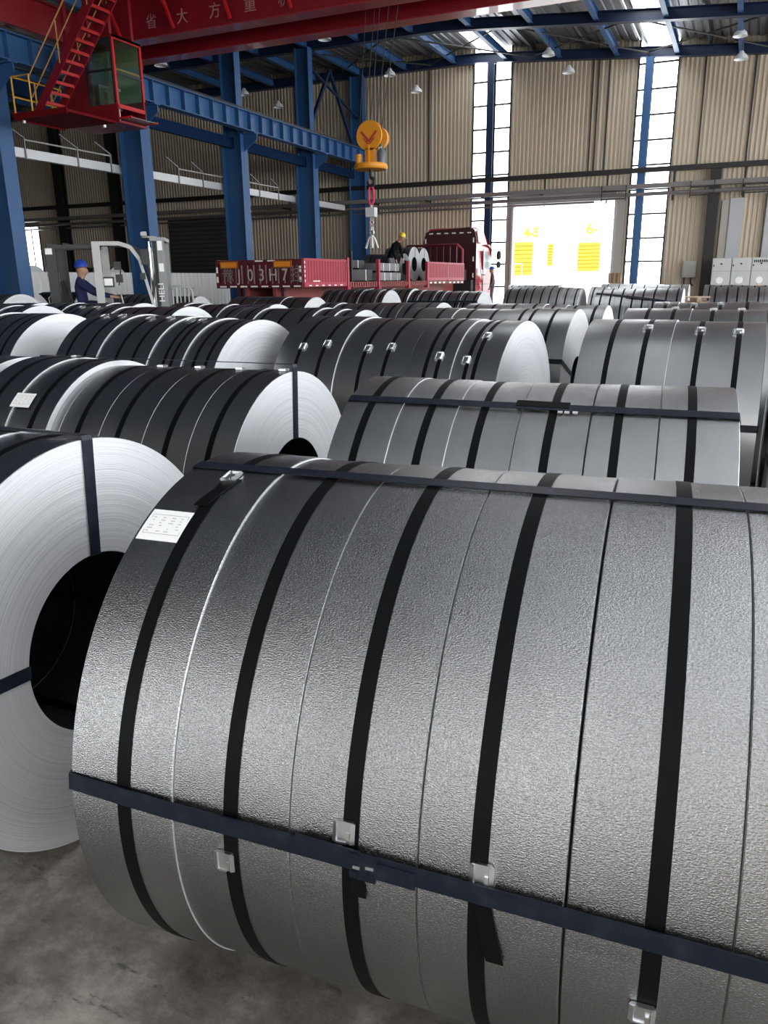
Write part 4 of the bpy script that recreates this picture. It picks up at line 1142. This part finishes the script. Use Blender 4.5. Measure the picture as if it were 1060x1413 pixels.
def person(label, base, rz, J, top_m, leg_m, helmet_m, seat=False):
    """J: joint name -> local position (x = facing direction); hands get five fingers"""
    SKIN = mat('skin', (0.42, 0.24, 0.16), .55); SHOE = mat('shoe', (.02, .02, .02), .6)
    root = thing('person', label, 'person', base, rz)
    V = {k: Vector(v) for k, v in J.items()}
    R = {'pelvis': (.15, .12), 'waist': (.14, .11), 'chest': (.17, .12), 'neck': .065, 'jaw': .095, 'head': (.115, .12), 'crown': .10}
    E_ = [('pelvis', 'waist'), ('waist', 'chest'), ('chest', 'neck'), ('neck', 'jaw'), ('jaw', 'head'), ('head', 'crown')]
    fw_ = (V['face'] - V['head']).normalized(); V['nose'] = V['jaw'].lerp(V['head'], .5) + fw_ * .115; R['nose'] = .018
    del V['face']; E_.append(('head', 'nose'))
    for s in 'lr':
        R.update({'shoulder_' + s: .075, 'elbow_' + s: .05, 'wrist_' + s: .036, 'palm_' + s: (.035, .02), 'hip_' + s: .10, 'knee_' + s: .07, 'ankle_' + s: .045, 'toe_' + s: .04})
        E_ += [('chest', 'shoulder_' + s), ('shoulder_' + s, 'elbow_' + s), ('elbow_' + s, 'wrist_' + s), ('wrist_' + s, 'palm_' + s), ('pelvis', 'hip_' + s), ('hip_' + s, 'knee_' + s), ('knee_' + s, 'ankle_' + s), ('ankle_' + s, 'toe_' + s)]
        d = (V['wrist_' + s] - V['elbow_' + s]).normalized(); V['palm_' + s] = V['wrist_' + s] + d * .085
        side = d.cross(Vector((0, 0, 1)));  side = side.normalized() if side.length > .1 else Vector((0, 1, 0))
        bend = d.cross(side).normalized() * (-1 if d.cross(side).z > 0 else 1)
        for i, (off, ln) in enumerate(((-.03, .065), (-.01, .078), (.01, .072), (.03, .055))):
            a = V['palm_' + s] + side * off + d * .02
            V['f%d_%s' % (i, s)] = a + d * ln * .5; V['g%d_%s' % (i, s)] = a + d * ln * .85 + bend * ln * .45
            R['f%d_%s' % (i, s)] = .009; R['g%d_%s' % (i, s)] = .008
            E_ += [('palm_' + s, 'f%d_%s' % (i, s)), ('f%d_%s' % (i, s), 'g%d_%s' % (i, s))]
        V['t_' + s] = V['wrist_' + s] + d * .06 + side * -.05; R['t_' + s] = .011; E_.append(('wrist_' + s, 't_' + s))
    heads = (V['jaw'] + V['head']) / 2
    def pick(c):
        if (c - heads).length < .17 and (c - V['neck']).length > .045: return 2
        for s in 'lr':
            if (c - V['palm_' + s]).length < .12 and (c - V['wrist_' + s]).dot(V['palm_' + s] - V['wrist_' + s]) > .0: return 2
            if (c - V['ankle_' + s]).dot(V['toe_' + s] - V['ankle_' + s]) > .001 and (c - V['toe_' + s]).length < .16: return 3
            for a, b in (('hip_', 'knee_'), ('knee_', 'ankle_')):
                p, q_ = V[a + s], V[b + s]; t_ = max(0, min(1, (c - p).dot(q_ - p) / (q_ - p).length_squared))
                if (c - (p + (q_ - p) * t_)).length < .105 and (a == 'knee_' or t_ > .12): return 1
        return 0
    skin_body('body', V, E_, R, [top_m, leg_m, SKIN, SHOE], pick, root)
    # safety helmet with brim
    up_h = (V['crown'] - V['jaw']).normalized(); sd = up_h.cross(fw_).normalized(); f2 = sd.cross(up_h)
    Rm = Matrix((f2, sd, up_h)).transposed(); o_ = V['head'] + up_h * .035
    h = MB(); h.lathe([(.0, .135), (.05, .128), (.09, .10), (.118, .055), (.125, .0), (.118, -.002), (0, -.002)], 'z', 18)
    h.add([(.10 + .0, -.09, .0), (.175, -.05, -.012), (.185, 0, -.014), (.175, .05, -.012), (.10, .09, .0), (.10, 0, .012)], [(0, 1, 2, 5), (5, 2, 3, 4), (0, 5, 2, 1), (5, 4, 3, 2)])
    h.box(-.11, .11, -.012, .012, .05, .125) if False else None
    h.v = [tuple(o_ + Rm @ Vector(p)) for p in h.v]
    h.build('safety_helmet', helmet_m, root, 40)
    ey = MB()
    for dy in (-.032, .032): ey.obox(V['head'] + Rm @ Vector((.088, dy, -.02)), (.012, .022, .012), Rm)
    ey.build('eye', M_BLACK, root)
    return root


M_YH = mat('yellow_helmet', (.78, .52, .02), .35); M_BH = mat('blue_helmet', (.015, .06, .42), .35)
M_JKT = mat('black_jacket', (.004, .004, .005), .9, spec=.1); M_TROU = mat('grey_blue_trousers', (.14, .15, .18), .8)
M_COV = mat('navy_coverall', (.005, .010, .06), .8); M_GRJ = mat('grey_jacket', (.11, .11, .12), .8)
# worker bending over the bundles on the trailer (local x = forward, facing +X)
person('worker in black jacket and yellow helmet bending over bundles on the trailer', (-12.0, 27.55, BZ1 + .005), rad(-8),
       {'pelvis': (0, 0, .90), 'waist': (.08, 0, 1.06), 'chest': (.26, 0, 1.28), 'neck': (.38, 0, 1.42), 'jaw': (.46, 0, 1.46), 'head': (.50, 0, 1.54), 'crown': (.52, 0, 1.61), 'face': (.60, 0, 1.50),
        'shoulder_l': (.27, .20, 1.28), 'elbow_l': (.34, .24, 1.02), 'wrist_l': (.42, .20, .80), 'shoulder_r': (.27, -.20, 1.28), 'elbow_r': (.30, -.26, 1.02), 'wrist_r': (.38, -.24, .78),
        'hip_l': (0, .10, .86), 'knee_l': (.10, .12, .48), 'ankle_l': (.0, .12, .08), 'toe_l': (.16, .13, .045), 'hip_r': (0, -.10, .86), 'knee_r': (.14, -.12, .48), 'ankle_r': (.06, -.13, .08), 'toe_r': (.22, -.14, .045)},
       M_JKT, M_TROU, M_YH)
# worker beside the cab
person('worker in grey with blue helmet standing at the lorry cab step', (-10.62, 36.15, 0.535), rad(200),
       {'pelvis': (0, 0, .98), 'waist': (0, 0, 1.12), 'chest': (.0, 0, 1.36), 'neck': (.02, 0, 1.50), 'jaw': (.04, 0, 1.56), 'head': (.04, 0, 1.64), 'crown': (.03, 0, 1.71), 'face': (.16, 0, 1.62),
        'shoulder_l': (0, .21, 1.40), 'elbow_l': (.02, .27, 1.12), 'wrist_l': (.14, .24, .90), 'shoulder_r': (0, -.21, 1.40), 'elbow_r': (.05, -.28, 1.14), 'wrist_r': (.10, -.24, .92),
        'hip_l': (0, .10, .92), 'knee_l': (.03, .11, .5), 'ankle_l': (0, .12, .09), 'toe_l': (.16, .13, .045), 'hip_r': (0, -.10, .92), 'knee_r': (.03, -.11, .5), 'ankle_r': (-.02, -.12, .09), 'toe_r': (.14, -.14, .045)},
       M_GRJ, M_TROU, M_BH)

# ================================================================== LIFT TRUCK
FX, FY = -11.28, 12.0
lift = thing('forklift', 'grey forklift with upright mast and overhead guard behind the coil rows', 'forklift', (FX, FY, 0), rad(33))
lift.scale = (.85, .85, 1.05)
M_FG = mat('forklift_grey', (.30, .31, .30), .5); M_FD = mat('forklift_dark', (.03, .03, .032), .45)
def fb(name, m, mb, sm=None, parent=None): return mb.build(name, m, parent or lift, sm)
# body: counterweight (left), floor, bonnet
q = MB(); q.prism([(-1.15, .25), (-1.15, .75), (-.95, 1.12), (-.35, 1.12), (-.25, .9), (-.25, .25)], 'y', -.52, .52); fb('counterweight', mat('pale_counterweight', (.42, .42, .40), .5), q)
q = MB(); q.box(-.3, .75, -.5, .5, .3, .62); q.box(.62, .75, -.5, .5, .62, 1.0); fb('chassis', M_FD, q)
q = MB(); q.box(-1.12, -.98, -.62, -.40, 1.18, 1.36); fb('beacon', mat('amber_lamp', (.85, .38, .02), .35), q)
q = MB(); q.prism([(-.7, 1.12), (-.15, 1.12), (-.15, 1.2), (-.66, 1.24), (-.76, 1.75), (-.82, 1.72)], 'y', -.24, .24); fb('seat', M_BLACK, q)
# overhead guard
M_GUARD = mat('guard_grey', (.48, .48, .46), .45)
for y in (-.5, .5):
    q = MB(); q.box(-.02, .14, y - .03, y + .03, 1.0, 2.34); fb('guard_pillar', M_GUARD, q)
    q = MB(); q.box(-.98, -.78, y - .05, y + .05, .9, 2.28); fb('rear_pillar', M_FD, q)
    q = MB(); pts = [(-.02, y, 2.36), (.55, y, 2.36), (.78, y, 2.30), (.95, y, 2.10), (1.05, y, 1.75), (1.2, y, 1.2), (1.24, y, .95)]
    for a, b in zip(pts, pts[1:]): q.bar(a, b, .055, .07)
    fb('front_pillar', M_GUARD if y < 0 else M_FD, q)
q = MB(); q.box(-.95, .0, -.5, -.44, 2.28, 2.34); q.box(-.95, .0, .44, .5, 2.28, 2.34)
for x in (-.9, -.6, -.3, 0, .3, .55): q.box(x - .02, x + .02, -.5, .5, 2.33, 2.37)
fb('roof_bars', M_FD, q)
q = MB()
q.box(-.98, -.84, -.57, -.55, 2.18, 2.28)
fb('rear_lamp', M_TAPE, q)
fb('head_lamp', M_FD, MB().box(.95, 1.06, -.60, -.5, 1.75, 1.86)); fb('head_lamp', M_FD, MB().box(1.0, 1.14, -.58, -.48, 2.0, 2.26))
q = MB(); q.tube([(.42, -.2, 1.65), (.50, -.22, 1.95)], .015, 6); q.box(.36, .5, -.28, -.16, 1.92, 2.06); q.box(.38, .52, -.3, -.2, 1.70, 1.84); fb('working_lamp', M_FD, q)
q = MB(); q.box(.12, .36, -.44, -.40, 1.62, 1.80); q.box(.15, .33, -.45, -.44, 1.65, 1.77, 1); fb('rear_mirror', [M_FD, M_TAPE], q)
# steering column and wheel
q = MB(); q.tube([(.55, 0, .62), (.38, 0, 1.32)], .035, 8); fb('steering_column', M_FD, q, 40)
q = MB(); torus(q, (0, 0, 0), .17, .018, 'z', 18, 6); Rw = Matrix.Rotation(rad(-28), 3, 'Y'); q.v = [tuple(Vector((.36, 0, 1.36)) + Rw @ Vector(p)) for p in q.v]; fb('steering_wheel', M_BLACK, q, 60)
q = MB(); q.box(.56, .78, -.32, .32, 1.0, 1.32); q.tube([(.5, -.2, 1.2), (.44, -.2, 1.5)], .018, 6); fb('dashboard', mat('dash_cream', (.40, .40, .33), .5), q)
# mast
for y in (-.46, .46):
    q = MB(); q.box(1.34, 1.50, y - .045, y + .045, .12, 2.42); fb('outer_mast', mat('mast_grey', (.24, .245, .25), .45), q)
    q = MB(); q.box(1.24, 1.33, y - .03 - (.08 if y > 0 else -.08), y + .03 - (.08 if y > 0 else -.08), .2, 2.40); fb('inner_mast', M_FD, q)
    q = MB(); q.tube([(1.16, y * .7, .4), (1.16, y * .7, 2.30)], .035, 8); q.tube([(1.16, y * .7, 1.6), (1.16, y * .7, 2.4)], .02, 8); fb('lift_cylinder', M_CLIP, q, 40)
    q = MB(); q.tube([(1.08, y * .9, 1.1), (1.27, y * .9, 1.9)], .03, 8); fb('tilt_cylinder', M_FD, q, 40)
q = MB(); q.box(1.2, 1.52, -.5, .5, 2.40, 2.46); q.box(1.02, 1.3, -.3, .3, 2.46, 2.49); q.box(1.3, 1.42, -.5, .5, 1.2, 1.28); fb('mast_crosshead', M_FG, q)
q = MB(); q.box(1.02, 1.14, -.45, -.36, 2.49, 2.55); q.box(1.02, 1.10, -.2, -.1, 2.49, 2.57); fb('mast_hose_guide', M_GREY, q)
letters('HELI', 0.17, lift, (1.425, -.51, 1.52), (0, 0, 1), (-1, 0, 0), M_TAPE, 'mast_lettering', extrude=.003)
for z0, z1 in ((2.24, 2.40), (1.88, 2.02)): fb('mast_sticker', M_TAPE, MB().box(1.36, 1.46, -.512, -.505, z0, z1))
q = MB(); q.box(1.52, 1.58, -.55, .55, 1.0, 1.1)
q.tube([(1.6, -.5, 1.0), (1.6, -.5, 1.55), (1.66, -.5, 1.62), (1.98, -.5, 1.60), (2.03, -.5, 1.52), (2.05, -.5, 1.0)], .025, 6)
for x in (1.68, 1.77, 1.86, 1.95): q.tube([(x, -.5, 1.0), (x, -.5, 1.61)], .018, 6)
q.tube([(1.6, .5, 1.0), (1.6, .5, 1.62), (2.03, .5, 1.6)], .025, 6); q.tube([(1.6, -.5, 1.62), (1.6, .5, 1.62)], .02, 6); fb('load_backrest', M_FG, q, 40)
q = MB()
for y in (-.3, .3): q.box(1.56, 1.62, y - .06, y + .06, .08, 1.1); q.box(1.6, 2.6, y - .06, y + .06, .08, .13)
fb('fork', M_FD, q)
for x, r in ((-.75, .28), (.95, .34)):
    for y in (-.42, .42):
        q = MB(); q.lathe([(.0, y - .08), (.13, y - .08), (.15, y - .11), (r - .03, y - .11), (r, y - .07), (r, y + .07), (r - .03, y + .11), (.15, y + .11), (0, y + .08)], 'y', 20, (x, 0, r)); fb('wheel', M_BLACK, q, 40)
q = MB(); q.tube([(-1.0, -.45, 1.1), (-1.05, -.45, 1.45), (-.95, -.45, 1.52), (-.82, -.45, 1.5)], .02, 6); q.tube([(-.92, -.47, 1.3), (-1.0, -.47, 1.85)], .016, 6); fb('grab_handle', M_FG, q, 40)
person('forklift driver in navy coverall and blue helmet gripping the wheel', (FX - .36 * math.cos(rad(33)), FY - .36 * math.sin(rad(33)), 0.75), rad(33),
       {'pelvis': (0, 0, .66), 'waist': (-.03, 0, .80), 'chest': (-.02, 0, 1.04), 'neck': (.0, 0, 1.16), 'jaw': (.03, 0, 1.21), 'head': (.03, 0, 1.29), 'crown': (.02, 0, 1.36), 'face': (.15, 0, 1.28),
        'shoulder_l': (-.02, .20, 1.06), 'elbow_l': (.26, .24, .84), 'wrist_l': (.56, .13, .78), 'shoulder_r': (-.02, -.20, 1.06), 'elbow_r': (.26, -.24, .84), 'wrist_r': (.54, -.13, .78),
        'hip_l': (.03, .10, .64), 'knee_l': (.48, .14, .60), 'ankle_l': (.60, .14, .10), 'toe_l': (.76, .14, .05), 'hip_r': (.03, -.10, .64), 'knee_r': (.48, -.14, .60), 'ankle_r': (.60, -.14, .10), 'toe_r': (.76, -.14, .05)},
       M_COV, M_COV, M_BH, True)

# ================================================================== BY THE END WALL
CW = .80
for i in range(4):
    x0 = -1.42 + i * CW; Y0_, Y1_ = 39.0, 39.7
    r_ = thing('switch_cabinet', ['pale switch cabinet at the end of the bank by the dark column', 'second pale switch cabinet counted from the dark column', 'switch cabinet with yellow and red warning sign', 'switch cabinet beyond the one with the warning sign'][i], 'cabinet', (x0, Y0_, 0), 0, 'switch cabinets along the end wall')
    q = MB(); q.box(.01, CW - .01, .02, .7, .08, 2.56); q.box(0, CW, .06, .66, 0, .08); q.build('body', M_GREY, r_)
    q = MB(); q.box(.03, CW - .03, 0, .02, .3, 1.98); q.build('door', mat('cabinet_door', (.50, .51, .50), .45), r_)
    q = MB(); q.box(.03, CW - .03, 0, .02, 2.02, 2.53); q.build('upper_door', mat('cabinet_door', (.50, .51, .50), .45), r_)
    for bx_ in ((.06, .10, -.03, 0, 1.0, 1.12), (.06, .10, -.02, 0, 2.2, 2.28), (.34, .42, -.015, 0, 2.28, 2.34)): MB().box(*bx_).build('latch', M_DARK, r_)
    if i < 3:
        q = MB(); q.lathe([(0, 0), (.14, 0), (.15, .008), (0, .008)], 'y', 14, (.36, -.012, 1.62)); q.build('plate', M_TAPE, r_)
    if i == 2:
        q = MB(); q.box(.2, .5, -.008, 0, .96, 1.10); q.build('warning_strip', mat('sign_red', (.60, .09, .03), .5), r_)
        q = MB(); q.prism([(.18, 1.12), (.52, 1.12), (.35, 1.46)], 'y', -.01, 0); q.prism([(.325, 1.18), (.375, 1.18), (.36, 1.36), (.34, 1.36)], 'y', -.014, -.01, 1); q.build('warning_triangle', [mat('sign_yellow', (.85, .50, .02), .5), M_BLACK], r_)
        q = MB()
        for k in range(9): q.box(.08 + k * .075, .13 + k * .075, -.01, 0, 2.36, 2.46)
        q.build('indicator', M_BLACK, r_)
jb = thing('junction_box', 'small cream junction box on the end wall beside the dark column', 'box', (-2.45, YB - .2, 1.75))
MB().box(-.3, .3, -.1, .12, 0, .75).build('body', mat('box_cream', (.36, .35, .31), .5), jb); MB().box(-.27, .27, -.12, -.1, .03, .72).build('lid', mat('box_lid', (.40, .39, .35), .5), jb)
q = MB()
for x in (-.2, .1): q.tube([(x, 0, 0), (x, -.02, -.25), (x + .06, -.02, -.34), (x + .14, -.02, -.35)], .035, 8)
q.build('cable_conduit', M_DARK, jb, 40)
bx = thing('crate', 'small brown crate at the foot of the open door', 'crate', (-5.78, 40.2, 1.35))
bx.location = (-5.72, 40.1, 0)
for k in range(4):
    q = MB(); q.box(-.28, .28, -.2, .2, .03 + k * .5, .50 + k * .5); q.build('panel', mat('crate_wood', (.20, .12, .06), .7), bx)
    for x in (-.2, .0, .2): MB().box(x - .04, x + .04, -.22, -.2, .03 + k * .5, .50 + k * .5).build('slat', mat('slat_wood', (.33, .24, .15), .7), bx)
# pallet stack
M_WOOD = mat('pallet_wood', (.42, .30, .19), .7, vary=(6, (.62, .50, .38), .4, .65))
plm = MB().box(-.5, .5, -.045, .045, 0, .02).mesh('deck_board', M_WOOD); blm = MB().box(-.05, .05, -.5, .5, 0, .09).mesh('bearer', M_WOOD)
lay_z = 0
for k in range(10):
    names = ['bottom', 'second', 'third', 'fourth', 'fifth', 'sixth', 'seventh', 'eighth', 'ninth', 'top']
    p_ = thing('wooden_pallet', '%s pallet of the wooden stack before the switch cabinets' % names[k], 'pallet', (-.95, 21.5, lay_z), rad(3 * (k % 3 - 1)), 'pallet stack')
    for x in (-.42, 0, .42): link('bearer', blm, p_, (x, 0, .02))
    for y in (-.4, 0, .4): link('deck_board', plm, p_, (0, y, 0))
    for i in range(7): link('deck_board', plm, p_, (0, -.45 + i * .15, .11))
    lay_z += .13

# ================================================================== HANGING LAMPS
LAMPS = [(-.6629, .3149, 30.5, 'above the crane runway between the third and fourth columns'), (-.4342, .248, 37.5, 'just beside the hook ropes'), (-.3981, .2258, 39.0, 'low in front of the cream wall beside the hook'),
         (-.2105, .2281, 39.0, 'between the two window strips'), (-.0322, .2443, 37.6, 'high past the second window strip'), (-.0291, .2223, 39.0, 'low past the second window strip'),
         (-.2348, .2485, 37.6, 'high beside the first window strip'), (-.7864, .2969, 29.0, 'beside the crane cab'), (-.5978, .2265, 39.0, 'between the third and fourth columns'), (-.6506, .2464, 37.0, 'against the third column'),
         (-.5247, .2987, 33.0, 'close under the crane girder')]
lm = None
for a, b, Y, where in LAMPS:
    p = at(a, b, Y); r_ = thing('pendant_lamp', 'white bell pendant lamp hanging ' + where, 'lamp', p, 0, 'high bay lamps')
    if lm is None:
        lm = MB().lathe([(.05, .24), (.08, .22), (.12, .14), (.23, .05), (.28, -.08), (.27, -.08), (.22, .03), (.06, .10), (0, .10)], 'z', 20).mesh('shade', mat('lamp_white', (.85, .86, .87), .35), 50)
        lg = MB().lathe([(0, -.04), (.05, -.02), (.06, .03), (.04, .10)], 'z', 12).mesh('bulb', mat('bulb', (.9, .9, .88), .2), 50)
    link('shade', lm, r_); link('bulb', lg, r_)
    ln_ = eave(p.x) + .45 - p.z - .22
    MB().tube([(0, 0, .22), (0, 0, .22 + ln_)], .012, 5).build('cord', M_DARK, r_)

# ================================================================== OUTSIDE THE DOOR
M_BLD = mat('white_render', (.40, .40, .40), .7)
bd = thing('warehouse', 'white warehouse across the yard with yellow roller shutters', 'building', (0, 76, 0))
MB().box(-34, 6, 0, 12, 0, 9.5).build('wall', M_BLD, bd); MB().box(-34.3, 6.3, -.3, 12, 9.5, 9.9).build('roof_edge', M_GREY, bd); MB().box(-34, 6, -.05, 0, 6.9, 6.98).build('wall_seam', M_GREY, bd)
M_SHY = mat('shutter_yellow', (.235, .175, .003), .5); shm = {}
for x0, x1, z0, z1 in ((-20.6, -18.5, 2.1, 5.1), (-14.3, -12.25, 2.4, 4.9), (-17.1, -16.6, 2.9, 4.9), (-10.9, -10.4, 2.4, 4.9)):
    q = MB(); q.box(x0 - .1, x1 + .1, -.06, 0, z0 - .1, z1 + .15); f_ = q.build('roller_shutter', M_WHITE, bd)
    n_ = 8; h_ = (z1 - z0) / n_
    sm_ = MB().prism([(-.06, 0), (-.11, .05), (-.11, h_ - .05), (-.06, h_)], 'x', x0, x1).mesh('slat', M_SHY)
    for k in range(n_): link('slat', sm_, f_, (0, 0, z0 + k * h_))
M_SGN = mat('sign_lime', (.20, .27, .0), .5)
letters('4-5', 1.1, bd, (-18.7, -.03, 5.55), (1, 0, 0), (0, 0, 1), M_SGN, 'bay_number', extrude=.02, bold=.05); letters('6-', 1.3, bd, (-13.15, -.03, 5.65), (1, 0, 0), (0, 0, 1), M_SGN, 'bay_number', extrude=.02, bold=.02)
ms = thing('lattice_mast', 'pale lattice mast standing in the yard beside the door post', 'mast', (-8.95, 58, 0))
q = MB()
for x in (-.4, .4): q.box(x - .04, x + .04, -.04, .04, 0, 6.2)
q.build('post', M_WHITE, ms)
q = MB(); z = .2
while z < 5.8: q.bar((-.4, 0, z), (.4, 0, z + .55), .05, .05); q.bar((.4, 0, z), (-.4, 0, z + .55), .05, .05); z += .6
q.build('lacing', M_WHITE, ms)
lp = thing('lamp_post', 'white lamp post in the yard in front of the warehouse', 'lamp', (-14.2, 60, 0))
MB().tube([(0, 0, 0), (0, 0, 6.6)], .07, 8).build('post', M_WHITE, lp); MB().box(-.5, .1, -.1, .1, 6.6, 6.75).build('lamp_head', M_GREY, lp)
vn = thing('loading_ramp', 'pale mobile loading ramp with railing in the yard', 'ramp', (-17.2, 62, 0))
q = MB(); q.prism([(-1.6, 0), (2.4, 0), (2.4, 1.6), (-.4, 2.1), (-1.6, 2.1)], 'y', -.9, .9); q.build('deck', mat('pale_violet', (.62, .58, .60), .6), vn)
q = MB()
for x in (-1.5, -.9, -.3, .3, .9, 1.5): q.tube([(x, -.85, 1.6), (x, -.85, 2.9)], .03, 6)
q.tube([(-1.5, -.85, 2.9), (1.5, -.85, 2.9)], .03, 6); q.build('railing', mat('pale_violet', (.62, .58, .60), .6), vn)
